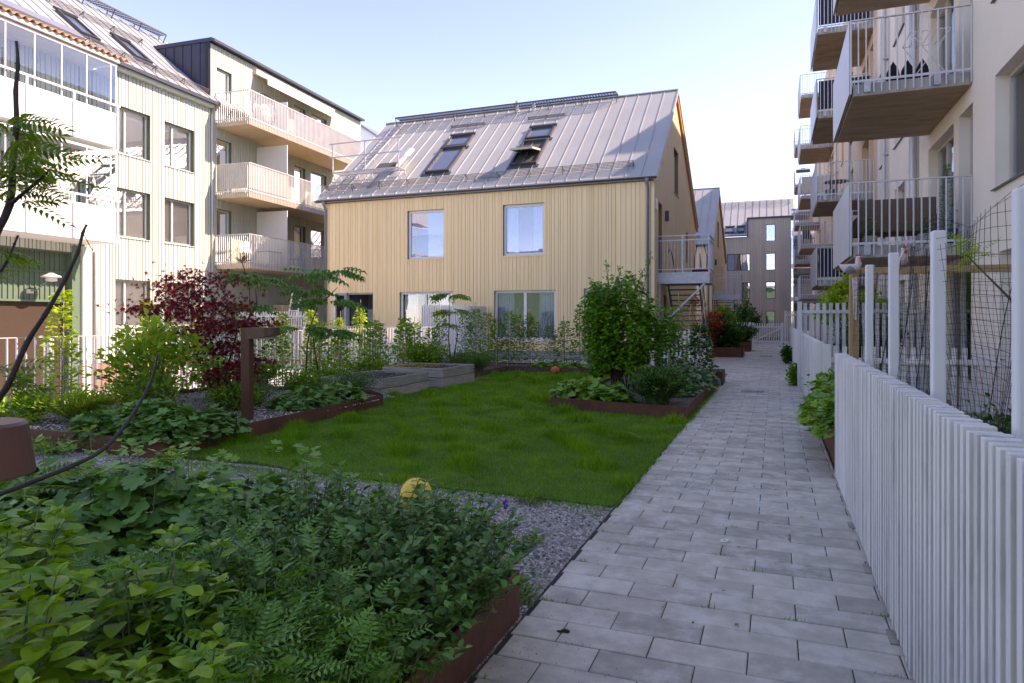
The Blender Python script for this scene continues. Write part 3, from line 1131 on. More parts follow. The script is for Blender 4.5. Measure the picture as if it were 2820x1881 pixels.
def walkway(mb, fr, u0, u1, v, wd=.38, up=.28, tilt=None, step=.12):
    """horizontal grating on brackets above a slope"""
    a = fr(u0, .05, v); b = fr(u1, .05, v)
    out = Vector((fr.N.x, fr.N.y, 0)).normalized() * wd
    z = Vector((0, 0, .12))
    for e in (a + z, a + z + out):
        mb.beam(e, e + (b - a), .02, .05)
    n = int((b - a).length / step)
    for i in range(n + 1):
        p_ = a + (b - a) * (i / n) + z
        mb.beam(p_, p_ + out, .03, .02)
    for q in (.25, .5, .75):
        mb.beam(a + z + out * q, a + z + out * q + (b - a), .008, .02)
    n = max(2, int((b - a).length / 1.25))
    for i in range(n + 1):
        p_ = a + (b - a) * (i / n)
        mb.beam(p_ - fr.N * .05, p_ + z, .02, .04)
        mb.beam(p_ + z + out, fr(u0 + (u1 - u0) * i / n, 0, v - wd * .75), .02, .035)
m = MB(); walkway(m, RL, -6.5, 2.3, SL - .25)
m.build('roof_walkway', M_dsteel, lb)
def skylight(fr, parent, u0, u1, v0, v1, glass=None, name='skylight'):
    m = MB()
    t = .07
    for (a, b, c, d) in ((u0, u1, v0, v0 + .08), (u0, u1, v1 - .08, v1), (u0, u0 + t, v0 + .08, v1 - .08), (u1 - t, u1, v0 + .08, v1 - .08)):
        m.fbox(fr, a, b, .0, .11, c, d)
    m.fbox(fr, u0 - .1, u1 + .1, .0, .025, v0 - .2, v0)
    m.fbox(fr, u0 - .05, u1 + .05, .06, .14, v1 - .02, v1 + .1)
    f = m.build(name, M_dsteel, parent)
    m = MB(); m.fbox(fr, u0 + t, u1 - t, .03, .045, v0 + .08, v1 - .08)
    m.build('pane', glass or M_skyglass, f)
    return f
M_skyglass = mat('skylight_glass', (0.10, 0.13, 0.18), 0.05, metal=0.0, var=0.1, spec=1.0)
for (a, b) in ((-4.2, -3.5), (-2.1, -1.4)):
    skylight(RL, lb, a, b, 1.1, 2.5)
# dormer block over the balconies
m = MB()
m.prism([LF(.8, .02, 12.2), LF(.8, -2.95, 12.2), LF(.8, .02, 9.85)], LF.U * .06)
ck = m.build('dormer_cheek', M_roofblue, lb)
m = MB()
for i in range(6):
    d_ = -.02 - i * .42
    zb = 9.95 + max(0, -d_) * math.tan(PITCH) * 1.0
    m.fbox(LF, .775, .80, d_ - .02, d_ + .0, zb, 12.12)
m.fbox(LF, .76, .9, -2.9, .14, 12.12, 12.26)
m.build('cheek_seams', M_roofblue, ck)
m = MB()
m.fbox(LF, .8, 12, -3.4, .16, 12.12, 12.24)
m.build('dormer_roof', M_roofblue, lb)
m = MB(); m.fbox(LF, .75, 12, .16, .27, 12.1, 12.2)
m.build('gutter', M_gutter, lb)
m = MB(); m.fbox(LF, 3.3, 9.2, .02, .18, 11.72, 11.92)
m.hexa([LF(3.3, .1, 11.70), LF(9.2, .1, 11.70), LF(9.2, .72, 11.42), LF(3.3, .72, 11.42),
        LF(3.3, .1, 11.72), LF(9.2, .1, 11.72), LF(9.2, .72, 11.44), LF(3.3, .72, 11.44)])
m.hexa([LF(3.3, .72, 11.2), LF(9.2, .72, 11.2), LF(9.2, .735, 11.2), LF(3.3, .735, 11.2),
        LF(3.3, .72, 11.44), LF(9.2, .72, 11.44), LF(9.2, .735, 11.44), LF(3.3, .735, 11.44)])
m.build('awning', M_beigecl, lb)

# open balconies, three storeys
def railing_part(parent, fr, u0, u1, dep, zs, hgt=1.32, pitch=.09, mtl=M_rail, below=.28, sides=(1, 1), inner=0.0, dd=0.016):
    m = MB()
    a = fr(u0, inner, 0); b = fr(u0, dep, 0); c = fr(u1, dep, 0); d = fr(u1, inner, 0)
    seq = []
    if sides[0]: seq.append((a, b))
    seq.append((b, c))
    if sides[1]: seq.append((c, d))
    for p_, q in seq:
        ln = (q - p_).length
        n = max(1, int(round(ln / pitch)))
        dr = (q - p_).normalized()
        nr = Vector((-dr.y, dr.x, 0))
        for i in range(n + 1):
            r_ = p_ + (q - p_) * (i / n)
            m.beam(r_ + Vector((0, 0, zs - below + .03)), r_ + Vector((0, 0, zs + hgt - .24)), dd, .03, up=nr)
        z1 = zs + hgt - .24
        m.beam(p_ + Vector((0, 0, z1)), q + Vector((0, 0, z1)), .045, .02)
        m.beam(p_ + Vector((0, 0, zs + .04)), q + Vector((0, 0, zs + .04)), .012, .04)
    return m.build('railing', mtl, parent)
for k, zb in enumerate((3.40, 6.12, 8.90)):
    b = sub('balcony', lb)
    m = MB(); m.fbox(LF, 1.12, 9.35, .03, 1.57, zb, zb + .22)
    m.build('slab', M_soffitl, b)
    railing_part(b, LF, 1.10, 9.4, 1.6, zb + .22, 1.33, .095, M_wrail, below=.24)
    m = MB(); m.fbox(LF, 3.46, 3.5, .05, 1.56, zb + .25, zb + 2.55 - (1.0 if zb > 8 else 0)) 
    m.build('partition_screen', M_whitepan, b)
    if k == 1:
        m = MB()
        m.fbox(LF, 1.15, 3.5, 1.568, 1.578, zb + .36, zb + 1.3)
        m.fbox(LF, 1.125, 1.135, .1, 1.56, zb + .36, zb + 1.3)
        m.build('cloth_screen', M_beigecl, b)
    if k == 2:
        m = MB(); m.fbox(LF, 3.9, 9.3, 1.568, 1.578, zb + .33, zb + 1.28)
        m.build('cloth_screen', M_greycl, b)
# glazed balconies
for k, (zb, zt) in enumerate(((6.66, 9.22), (3.76, 6.52))):
    b = sub('glazed_balcony', lb)
    m = MB(); m.fbox(LF, -10, -4.52, .03, 1.2, zb, zb + .14)
    m.build('slab', M_white, b)
    m = MB()
    for (a, c) in ((-10, -7.3), (-7.28, -5.93), (-5.91, -4.5)):
        m.fbox(LF, a, c, 1.2, 1.24, zb + .02, zb + 1.0)
    m.fbox(LF, -4.54, -4.5, .03, 1.2, zb + .02, zb + 1.0)
    m.build('parapet_panel', M_whitepan, b)
    m = MB()
    m.fbox(LF, -10, -4.4, 1.27, 1.31, zb + 1.27, zb + 1.32)
    for u in (-8.6, -7.29, -5.92, -4.47):
        m.fbox(LF, u - .02, u + .02, 1.245, 1.30, zb + .02, zb + 1.3)
    m.fbox(LF, -10, -4.47, 1.19, 1.25, zb + 1.0, zb + 1.06)
    m.fbox(LF, -10, -4.47, 1.19, 1.25, zt - .06, zt)
    for u in (-8.6, -7.82, -7.04, -6.26, -5.48, -4.68, -4.49):
        m.fbox(LF, u - .014, u + .014, 1.20, 1.235, zb + 1.06, zt - .06)
    m.fbox(LF, -4.51, -4.47, .03, .08, zb + 1.0, zt)
    m.build('frame', M_white, b)
    m = MB(); m.fbox(LF, -10, -4.5, 1.212, 1.220, zb + 1.06, zt - .06)
    m.fbox(LF, -4.50, -4.492, .08, 1.2, zb + 1.06, zt - .06)
    m.build('glazing', M_glass2, b)
m = MB()
m.fbox(LF, -10, -4.45, 1.2, 1.34, 9.26, 9.38)
m.fbox(LF, -10, -4.45, .0, 1.2, 9.22, 9.28)
m.build('balcony_roof_fascia', M_beigecl, lb)
TP = R(17)
TR = Frame(LF(0, 1.42, 9.40), LF.U, LF.N * math.sin(TP) + Vector((0, 0, math.cos(TP))), -LF.N * math.cos(TP) + Vector((0, 0, math.sin(TP))))
m = MB()
u = -10.0
while u < -4.3:      # corrugated clay tiles
    n = 6
    wd_ = .21
    for r_ in range(4):
        v0 = r_ * .37; v1 = v0 + .41
        for i in range(n):
            a0 = i / n; a1 = (i + 1) / n
            h0 = .045 * math.sin(a0 * 2 * math.pi); h1 = .045 * math.sin(a1 * 2 * math.pi)
            lift = .012
            m.hexa([TR(u + a0 * wd_, h0 + lift - .012, v0), TR(u + a1 * wd_, h1 + lift - .012, v0), TR(u + a1 * wd_, h1 - .012, v1), TR(u + a0 * wd_, h0 - .012, v1),
                    TR(u + a0 * wd_, h0 + lift, v0), TR(u + a1 * wd_, h1 + lift, v0), TR(u + a1 * wd_, h1, v1), TR(u + a0 * wd_, h0, v1)])
    u += wd_
m.build('tiled_balcony_roof', M_tile, lb)
m = MB()
m.prism([LF(-4.35, 1.4, 9.36), LF(-4.35, 0, 9.36), LF(-4.35, 0, 9.80)], LF.U * .04)
m.hexa([RL(-10, .03, .05), RL(-4.8, .03, .05), RL(-4.8, .2, .05), RL(-10, .2, .05), RL(-10, .03, .55), RL(-4.8, .03, .55), RL(-4.8, .2, .55), RL(-10, .2, .55)])
m.build('roof_flashing', M_dpipe, lb)

# wall lamp in the entrance recess
pl = LF(-6.15, -.15, 2.27)
t = thing('wall_lamp', 'white round wall lamp on a bent arm before the dark green entrance panel', 'lamp', pl)
m = MB(); m.box(pl.x - .02, pl.x + .05, pl.y - .09, pl.y + .09, pl.z - .06, pl.z + .06); m.build('wall_box', M_beigecl, t)
m = MB(); m.tube([pl, pl + Vector((.25, .08, .06)), pl + Vector((.5, .22, .35))], .018, 6); m.build('arm', M_dpipe, t)
m = MB(); c_ = pl + Vector((.55, .25, .33))
m.lathe([(.06, .2), (.10, .17), (.27, .10), (.27, .075), (.15, .07), (.15, -.03), (.05, -.05)], c_, 20); m.build('lamp_shade', M_whitepan, t, smooth=True)

# things on those balconies
q = LF(2.6, 1.1, 9.14)
t = thing('hanging_chair', 'round black framed egg chair behind the top balcony railing', 'chair', q)
m = MB()
for rr_ in (.55, .5):
    m.tube([(q.x + rr_ * math.cos(a) * .25, q.y + rr_ * math.cos(a), q.z + .75 + rr_ * 1.2 * math.sin(a)) for a in np.linspace(0, 2 * math.pi, 25)], .018, 5, cap=False)
m.tube([(q.x, q.y, q.z), (q.x, q.y, q.z + .2)], .03); m.lathe([(.35, 0), (.35, .03)], q, 16)
m.build('ring_frame', M_black, t)
m = MB(); m.sphere((q.x, q.y, q.z + .6), .42, 14, 8, (.5, .8, .95)); m.build('cushion', M_beigecl, t, smooth=True)
q = LF(3.1, 1.0, 3.62)
t = thing('cushion_box', 'black and beige garden storage box on the lowest open balcony', 'box', q, TH)
m = MB(); m.box(q.x - .3, q.x + .3, q.y - .4, q.y + .4, q.z + .05, q.z + .55); m.build('box_body', M_beigecl, t, bevel=.01)
m = MB(); m.box(q.x - .32, q.x + .32, q.y + .4, q.y + .44, q.z, q.z + .62); m.box(q.x - .33, q.x + .33, q.y - .43, q.y + .45, q.z + .56, q.z + .6); m.build('lid', M_black, t)
def garden_chair(name, label, q, rz, mtl, group=None):
    t = thing(name, label, 'chair', q, rz, group)
    fr = Frame(q, (math.cos(rz), math.sin(rz), 0), (-math.sin(rz), math.cos(rz), 0))
    m = MB(); m.fbox(fr, -.24, .24, -.24, .24, .42, .46); m.build('seat', mtl, t, bevel=.008)
    m = MB(); m.hexa([fr(-.24, .22, .46), fr(.24, .22, .46), fr(.24, .25, .46), fr(-.24, .25, .46), fr(-.24, .32, .92), fr(.24, .32, .92), fr(.24, .35, .92), fr(-.24, .35, .92)])
    m.build('backrest', mtl, t, bevel=.008)
    for sx in (-.21, .21):
        for sy in (-.21, .21):
            m = MB(); m.fbox(fr, sx - .015, sx + .015, sy - .015, sy + .015, 0, .42); m.build('leg', M_dsteel, t)
    return t
garden_chair('garden_chair', 'beige chair beside the storage box on the lowest open balcony', LF(1.9, .9, 3.62), TH + 1.2, M_beigecl)
garden_chair('garden_chair', 'dark chair at the far end of the lowest open balcony', LF(5.0, .9, 3.62), TH - 1.4, M_dsteel)

# ============================================================ YELLOW HOUSES
def yellow_house(y0, label, detailed=True):
    h = thing('timber_house', label, 'house', (-3.6, y0, 0))
    rng = random.Random(21)
    FF = Frame((0, y0, 0), (1, 0, 0), (0, -1, 0))
    GF = Frame((-3.6, 0, 0), (0, 1, 0), (1, 0, 0))
    X0, X1 = -16.2, -3.6
    yr, yb = y0 + 5.02, y0 + 12.3          # ridge and rear eave
    ZE, ZR = 6.05, 10.35
    mf = (ZR - ZE) / (yr - (y0 - .15)); mb_ = (ZR - ZE) / (yb - yr)
    top = lambda y: (ZE + mf * (y - (y0 - .15)) if y < yr else ZR - mb_ * (y - yr)) - .14
    fo = [(-12.56, -11.05, 3.65, 5.42), (-8.79, -7.28, 3.65, 5.42), (-12.89, -10.7, .75, 2.45), (-9.12, -6.88, .75, 2.45), (-15.22, -14.01, .15, 2.45), (-5.9, -4.67, .15, 2.48)]
    go = [(y0 + .8, y0 + 1.65, 2.87, 5.36), (y0 + 4.5, y0 + 5.85, 6.33, 8.05), (y0 + 1.9, y0 + 2.7, .2, 2.3), (y0 + 8.4, y0 + 9.0, 3.9, 5.25)]
    m = MB()
    wall(m, FF, X0, X1 - .02, .4, 6.0, -.3, 0, fo)
    m.build('wall', M_yellowgap, h)
    m = MB(); wall(m, Frame((0, yb - .1, 0), (1, 0, 0), (0, 1, 0)), X0, X1 - .02, .4, 6.0, -.3, 0)
    m.build('rear_wall', M_yellowgap, h)
    m = MB()
    W = [.07, .10, .14, .14, .17]
    cladding(m, FF, X0, X1 + .02, .38, 5.93, .002, .026, fo, W, .010, rng)
    m.build('facade_boards', M_yellow, h)
    # gable: backing in strips under the slope
    m = MB()
    n = 40
    for i in range(n):
        a = y0 + (yb - y0) * i / n; b = y0 + (yb - y0) * (i + 1) / n
        for (c, d, e, f_) in grid_minus(a, b, .4, min(top(a), top(b)) - .01, go):
            m.fbox(GF, c, d, -.3, -.002, e, f_)
    m.build('gable_wall', M_yellowgap, h)
    m = MB()
    m.prism([(X0, y0 + .05, .4), (X0, yb - .1, .4), (X0, yb - .1, 5.9), (X0, yr, ZR - .2), (X0, y0 + .05, 5.9)], (.2, 0, 0))
    m.build('gable_wall', M_yellowgap, h)
    m = MB()
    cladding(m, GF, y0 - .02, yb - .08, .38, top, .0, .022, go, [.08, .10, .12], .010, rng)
    m.build('gable_boards', M_yellowshade, h)
    m = MB()
    m.box(X0 + .02, X1 - .03, y0 + .03, yb - .12, 0, .4)
    m.build('plinth', M_plinth, h)
    # roof
    rf = None
    t_ = .14
    xr0, xr1 = X0 - .3, X1 + .12
    m = MB()
    yf = y0 - .15
    m.hexa([(xr0, yf, ZE - t_), (xr1, yf, ZE - t_), (xr1, yr, ZR - t_), (xr0, yr, ZR - t_), (xr0, yf, ZE), (xr1, yf, ZE), (xr1, yr, ZR), (xr0, yr, ZR)])
    m.hexa([(xr0, yr, ZR - t_), (xr1, yr, ZR - t_), (xr1, yb + .15, ZE - t_), (xr0, yb + .15, ZE - t_), (xr0, yr, ZR), (xr1, yr, ZR), (xr1, yb + .15, ZE), (xr0, yb + .15, ZE)])
    rf = m.build('roof', M_roof, h)
    pf = math.atan(mf)
    RF = Frame((0, yf, ZE), (1, 0, 0), (0, -math.sin(pf), math.cos(pf)), (0, math.cos(pf), math.sin(pf)))
    SLF = math.hypot(yr - yf, ZR - ZE)
    m = MB()
    u = xr1
    while u > xr0:
        m.fbox(RF, u - .022, u, 0, .028, 0, SLF - .02)
        u -= .5
    m.box(xr0, xr1, yr - .07, yr + .07, ZR - .01, ZR + .03)
    m.build('roof_seams', M_seam, rf)
    m = MB()        # verge edge trim
    m.hexa([(xr1 + .004, yf, ZE - t_ - .02), (xr1 + .02, yf, ZE - t_ - .02), (xr1 + .02, yr, ZR - t_ - .02), (xr1 + .004, yr, ZR - t_ - .02), (xr1 + .004, yf, ZE + .03), (xr1 + .02, yf, ZE + .03), (xr1 + .02, yr, ZR + .03), (xr1 + .004, yr, ZR + .03)])
    m.hexa([(xr1 + .004, yr, ZR - t_ - .02), (xr1 + .02, yr, ZR - t_ - .02), (xr1 + .02, yb + .15, ZE - t_ - .02), (xr1 + .004, yb + .15, ZE - t_ - .02), (xr1 + .004, yr, ZR + .03), (xr1 + .02, yr, ZR + .03), (xr1 + .02, yb + .15, ZE + .03), (xr1 + .004, yb + .15, ZE + .03)])
    m.build('verge_trim', M_roof, rf)
    m = MB()        # rake board under the rear verge, sun glow put into its orange colour
    m.hexa([(X1 + .03, yr + .1, ZR - .42), (xr1 - .01, yr + .1, ZR - .42), (xr1 - .01, yb + .1, ZE - .36), (X1 + .03, yb + .1, ZE - .36), (X1 + .03, yr + .1, ZR - .21), (xr1 - .01, yr + .1, ZR - .21), (xr1 - .01, yb + .1, ZE - .13), (X1 + .03, yb + .1, ZE - .13)])
    m.build('rake_board', M_rakeglow, h)
    m = MB()
    gp = [(yf - .06 + .055 * math.cos(a), ZE - .06 + .055 * math.sin(a)) for a in np.linspace(math.pi, 2 * math.pi, 7)]
    m.prism([(xr0, a, b) for a, b in gp], (xr1 - xr0, 0, 0))
    m.box(X0, X1, y0 - .13, y0 - .03, ZE - .16, ZE - .13)
    m.build('gutter', M_gutter, h)
    for gx, mt in ((-16.1, M_dpipe), (-3.78, M_dpipe)):
        m = MB()
        m.tube([(gx, yf - .06, ZE - .1), (gx, yf - .06, ZE - .22), (gx, y0 - .09, ZE - .4), (gx, y0 - .09, .1)], [.09, .05, .045, .045], 10)
        m.build('downpipe', mt, h, smooth=True)
    # windows
    window(FF, h, *fo[0], M_winframe, .08, glass=M_glassh, inner='half', sill=M_yellow, fw=.09)
    window(FF, h, *fo[1], M_winframe, .08, glass=M_glassh, inner='curtain', sill=M_yellow, fw=.09)
    window(FF, h, *fo[2], M_winframe, .08, glass=M_glass, mull=[-11.85], inner='curtain', sill=M_winframe, fw=.08)
    window(FF, h, *fo[3], M_winframe, .08, glass=M_glassh, mull=[-8.0], inner='curtain', sill=M_winframe, fw=.08)
    window(FF, h, *fo[5], M_winframe, .08, glass=M_glassh, inner='curtain', fw=.09, name='terrace_door')
    window(GF, h, *go[1], M_winbeige, .12, inner='half', sill=M_gutter, fw=.06)
    window(GF, h, *go[3], M_winbeige, .10, inner='dark', fw=.05)
    window(GF, h, *go[0], M_winbeige, .16, inner='dark', fw=.08, bars=[4.0], name='door')
    window(GF, h, *go[2], M_winbeige, .16, inner='dark', fw=.08, name='door')
    # open terrace door with the room behind
    a, b, c, d = fo[4]
    m = MB()
    m.fbox(FF, a, a + .06, -.14, -.04, c, d); m.fbox(FF, b - .06, b, -.14, -.04, c, d); m.fbox(FF, a, b, -.14, -.04, d - .06, d)
    dr = m.build('terrace_door', M_winbeige, h)
    m = MB()
    m.fbox(FF, a, b, -1.6, -1.5, c, d); m.fbox(FF, a - .02, a, -1.5, -.15, c, d); m.fbox(FF, b, b + .02, -1.5, -.15, c, d); m.fbox(FF, a, b, -1.5, -.15, d, d + .02); m.fbox(FF, a, b, -1.5, -.15, c - .02, c)
    m.build('room_liner', M_dpipe, dr)
    m = MB()
    m.fbox(FF, a + .1, b - .1, -1.48, -1.3, c + .1, 1.85)
    m.build('kitchen_cupboard', M_curtain, dr)
    m = MB()
    for (z0, z1) in ((c, c + .12), (d - .1, d - .01)):
        m.fbox(FF, a - .03, a + .02, 0.0, .75, z0, z1)
    m.fbox(FF, a - .03, a + .02, .0, .09, c + .12, d - .1); m.fbox(FF, a - .03, a + .02, .66, .75, c + .12, d - .1)
    lf = m.build('door_leaf', M_winframe, dr)
    m = MB(); m.fbox(FF, a - .008, a, .09, .66, c + .12, d - .1); m.build('pane', M_glass, lf)
    # outside lamp on the gable
    m = MB(); m.box(-3.575, -3.45, y0 + 2.2, y0 + 2.36, 4.9, 5.25); m.build('wall_light', M_dsteel, h)
    # skylights in the front slope
    for k, (ua, ub) in enumerate(((-12.33, -11.32), (-8.90, -7.88))):
        if k == 0 or not detailed:
            skylight(RF, h, ua, ub, 1.4, 3.32)
        else:
            m = MB()
            for (a_, b_, c_, d_) in ((ua, ub, 1.4, 1.48), (ua, ub, 3.24, 3.32), (ua, ua + .07, 1.48, 3.24), (ub - .07, ub, 1.48, 3.24)):
                m.fbox(RF, a_, b_, 0, .11, c_, d_)
            m.fbox(RF, ua - .1, ub + .1, 0, .025, 1.2, 1.4)
            f = m.build('skylight', M_dsteel, h)
            m = MB(); m.fbox(RF, ua + .07, ub - .07, .008, .014, 1.48, 3.24); m.build('opening_shade', M_unlit, f)  # dark sheet on the uncut roof paints the unlit opening
            # pivoted sash swung out at its lower half
            ang = R(32)
            pv = RF(0, .1, 2.36)
            Nn = (RF.N * math.cos(ang) + RF.V * math.sin(ang)); Vv = (RF.V * math.cos(ang) - RF.N * math.sin(ang))
            SF = Frame(pv, (1, 0, 0), Nn, Vv)
            m = MB()
            a0, b0 = ua + .08, ub - .08
            for (a_, b_, c_, d_) in ((a0, b0, -.9, -.83), (a0, b0, .83, .9), (a0, a0 + .07, -.83, .83), (b0 - .07, b0, -.83, .83)):
                m.fbox(SF, a_, b_, -.03, .04, c_, d_)
            s2 = m.build('sash', M_winbeige, f)
            m = MB(); m.fbox(SF, a0 + .07, b0 - .07, 0, .01, -.83, .83); m.build('pane', M_skyglass, f)
        skylight(RF, h, ua, ub, 3.5, 4.42)
        m = MB(); guard(m, RF, ua - .35, ub + .15, 5.35, .14, .6); m.build('snow_guard', M_guard, h)
    m = MB(); guard(m, RF, -16.3, -4.3, .62, .24, 1.2); m.build('snow_guard', M_guard, h)
    m = MB(); walkway(m, RF, -15.7, -5.8, SLF - .22, .42); m.build('roof_walkway', M_dsteel, h)
    # ladder
    m = MB()
    for s_ in (-.2, .2):
        m.beam(RF(-15.55 + s_, .12, 1.3), RF(-15.55 + s_, .12, 6.2), .04, .04)
    v = 1.4
    while v < 6.2:
        m.beam(RF(-15.75, .12, v), RF(-15.35, .12, v), .025, .025); v += .3
    for v in (1.6, 3.0, 4.4, 5.8):
        m.beam(RF(-15.75, 0, v), RF(-15.75, .12, v), .03, .03); m.beam(RF(-15.35, 0, v), RF(-15.35, .12, v), .03, .03)
    m.build('roof_ladder', M_steel, h)
    # platform with railing and open hatch
    m = MB(); walkway(m, RF, -16.2, -13.25, 1.55, .5)
    e = RF(-16.2, .05, 1.55) + Vector((0, -.5, .12)); e2 = RF(-13.25, .05, 1.55) + Vector((0, -.5, .12))
    for k in range(3):
        p_ = e + (e2 - e) * (k / 2)
        m.beam(p_, p_ + Vector((0, 0, 1.15)), .04, .04)
    for z in (.6, 1.13):
        m.beam(e + Vector((-.15, 0, z)), e2 + Vector((.15, 0, z)), .035, .035)
    m.build('hatch_platform', M_steel, h)
    m = MB(); m.fbox(RF, -14.85, -13.85, 0, .06, 1.9, 2.55); hh = m.build('roof_hatch', M_unlit, h)  # dark block on the uncut roof, painted as the shade inside the hatch
    m = MB()
    for i in range(10):
        a0 = i / 10; a1 = (i + 1) / 10
        f0 = lambda a_: (-13.75 + .75 * a_ ** 1.4, .05 + .55 * math.sin(a_ * 1.9))
        (ua_, da_), (ub_, db_) = f0(a0), f0(a1)
        m.hexa([RF(ua_, da_, 1.75), RF(ub_, db_, 1.75 + .1 * a1), RF(ub_, db_ + .02, 1.75 + .1 * a1), RF(ua_, da_ + .02, 1.75),
                RF(ua_, da_, 2.9 - .5 * a0), RF(ub_, db_, 2.9 - .5 * a1), RF(ub_, db_ + .02, 2.9 - .5 * a1), RF(ua_, da_ + .02, 2.9 - .5 * a0)])
    m.build('hatch_cover', M_whitepan, hh)
    m = MB()
    for x_ in (-10.05, -9.3):
        zz = ZR + (.22 if x_ < -10 else .05)
        m.tube([(x_, yr - .3, ZR - .4), (x_, yr - .3, zz)], .07, 10)
    m.build('vent_pipe', M_steel, h)
    # entrance platform and stair
    px0, px1, py0, py1 = -3.57, -1.97, y0 + .6, y0 + 2.2
    m = MB()
    m.box(px0, px1, py0 + .02, py1, 2.80, 2.84)
    for (a_, b_, c_, d_) in ((px0, px1, py0 - .04, py0), (px0, px1, py1, py1 + .04)):
        m.box(a_, b_, c_, d_, 2.62, 2.98)
    m.box(px1, px1 + .04, py0 - .04, py1 + .04, 2.62, 2.98)
    m.box(px0, px1, py0 + .5, py0 + .56, 2.64, 2.79)
    m.box(px0, px1, py0 + 1.1, py0 + 1.16, 2.64, 2.79)
    ep = m.build('entrance_platform', M_steel, h)
    m = MB()
    z1 = 4.17
    for (x_, y_) in ((px0, py0 - .02), (-2.77, py0 - .02), (px1 + .02, py0 - .02), (px1 + .02, py1)):
        m.beam((x_, y_, 2.7), (x_, y_, z1), .045, .045)
    for z in (z1, z1 - .15, 3.08):
        m.beam((px0, py0 - .02, z), (px1 + .02, py0 - .02, z), .035, .035)
        m.beam((px1 + .02, py0 - .02, z), (px1 + .02, py1, z), .035, .035)
    x_ = px0 + .1
    while x_ < px1:
        m.beam((x_, py0 - .02, 3.08), (x_, py0 - .02, z1 - .15), .012, .012); x_ += .11
    y_ = py0
    while y_ < py1:
        m.beam((px1 + .02, y_, 3.08), (px1 + .02, y_, z1), .012, .012); y_ += .11
    m.build('railing', M_steel, ep)
    m = MB()
    m.beam((px0 + .05, py0 + .05, 0), (px0 + .05, py0 + .05, 2.62), .06, .06)
    m.beam((px1 - .1, py0, 2.62), (px0 + .3, py0, 1.45), .06, .06)
    m.build('platform_brace', M_steel, h)
    m = MB()
    sy0, sy1 = py1 - .1, py1 + 2.9
    for x_ in (-3.45, -2.4):
        m.beam((x_, sy0, 2.72), (x_, sy1, .05), .03, .24)
    n = 15
    for i in range(n):
        f_ = (i + .5) / n
        y_ = sy0 + (sy1 - sy0) * f_; z_ = 2.72 * (1 - f_) + .02
        m.box(-3.44, -2.41, y_ - .13, y_ + .13, z_, z_ + .035)
    st = m.build('stair', M_dsteel, h)
    m = MB()
    m.beam((-2.38, sy0, 3.7), (-2.38, sy1, 1.0), .035, .035)
    for f_ in (0, .33, .66, 1):
        m.beam((-2.38, sy0 + (sy1 - sy0) * f_, 2.7 - 2.65 * f_), (-2.38, sy0 + (sy1 - sy0) * f_, 3.7 - 2.7 * f_), .035, .035)
    m.build('handrail', M_steel, st)
    return h
yellow_house(22.0, 'yellow board house with a grey metal roof, skylights and an outside stair behind the lawn')
yellow_house(43.3, 'second yellow board house, farther down the path, its blue-shaded gable roof behind the first')

# mailbox sized meter box and cable at the gutter corner
t = tag((lambda m_: (m_.box(-3.575, -3.52, 22.12, 22.3, 5.0, 5.35), m_.build('meter_box', M_whitepan, bevel=.01))[1])(MB()), 'small white box under the gutter corner of the nearer yellow house', 'box')

# ============================================================ GREY FAR BUILDING
ff = Frame((0, 62, 0), (1, 0, 0), (0, -1, 0))
fb = thing('apartment_building', 'grey-brown board clad apartment building closing the far end of the path', 'building', (0, 62, 0))
fw_ = [(-.68, .07, 8.04, 9.48), (-.68, .07, 5.58, 7.02), (-.68, .07, 3.13, 4.58), (-.70, .05, .7, 2.11), (-3.83, -1.96, 5.58, 7.03), (-2.6, -1.96, 3.16, 4.56), (-5.5, -4.8, 3.16, 4.56)]
m = MB()
wall(m, ff, -18, -2.16, 0, 8.5, -.3, 0, fw_)
wall(m, ff, -2.16, 1.3, 0, 10.0, -.3, 0, fw_)
m.box(-18, 1.3, 62.35, 70, 0, 8.4)
m.box(-2.1, 1.28, 62.35, 63.6, 8.3, 9.95)
m.build('wall', M_greygap, fb)
m = MB()
rng = random.Random(9)
cladding(m, ff, -18, -2.16, 0, 8.48, .002, .022, fw_, [.12, .12, .15], .012, rng)
cladding(m, ff, -2.16, 1.28, 0, 9.98, .002, .024, fw_, [.12, .12, .15], .012, rng)
m.build('facade_boards', M_greybd, fb)
for i, o_ in enumerate(fw_):
    window(ff, fb, *o_, M_windark, .08, mull=([-3.2, -2.6] if o_[0] < -3.5 and o_[2] > 5 else []), inner='dark', fw=.05, glass=M_glassdark)
m = MB()
def rz_(y): return 8.65 + (y - 61.7) * .80
for (xa, xb, ya) in ((-18, -2.2, 61.7), (-2.2, 1.6, 63.6)):
    m.hexa([(xa, ya, rz_(ya) - .12), (xb, ya, rz_(ya) - .12), (xb, 66.2, rz_(66.2) - .12), (xa, 66.2, rz_(66.2) - .12), (xa, ya, rz_(ya)), (xb, ya, rz_(ya)), (xb, 66.2, rz_(66.2)), (xa, 66.2, rz_(66.2))])
rf = m.build('roof', M_roof, fb)
m = MB()
pf = math.atan(.80)
FR = Frame((0, 61.7, 8.66), (1, 0, 0), (0, -math.sin(pf), math.cos(pf)), (0, math.cos(pf), math.sin(pf)))
u = -18
while u < 1.6:
    m.fbox(FR, u, u + .03, 0, .035, 0 if u < -2.3 else 2.5, 5.7); u += .6
m.build('roof_seams', M_seam, rf)
m = MB(); m.box(-2.2, 1.5, 61.85, 64, 9.98, 10.12); m.box(-2.22, -2.14, 61.9, 63.5, 8.5, 10.0); m.build('parapet_cap', M_roofblue, fb)
m = MB(); m.box(-18, -2.2, 61.6, 61.72, 8.5, 8.6); m.build('gutter', M_gutter, fb)
for (a, b) in ((-4.0, -3.25), (-3.05, -2.4)):
    skylight(FR, fb, a, b, .35, 1.2)
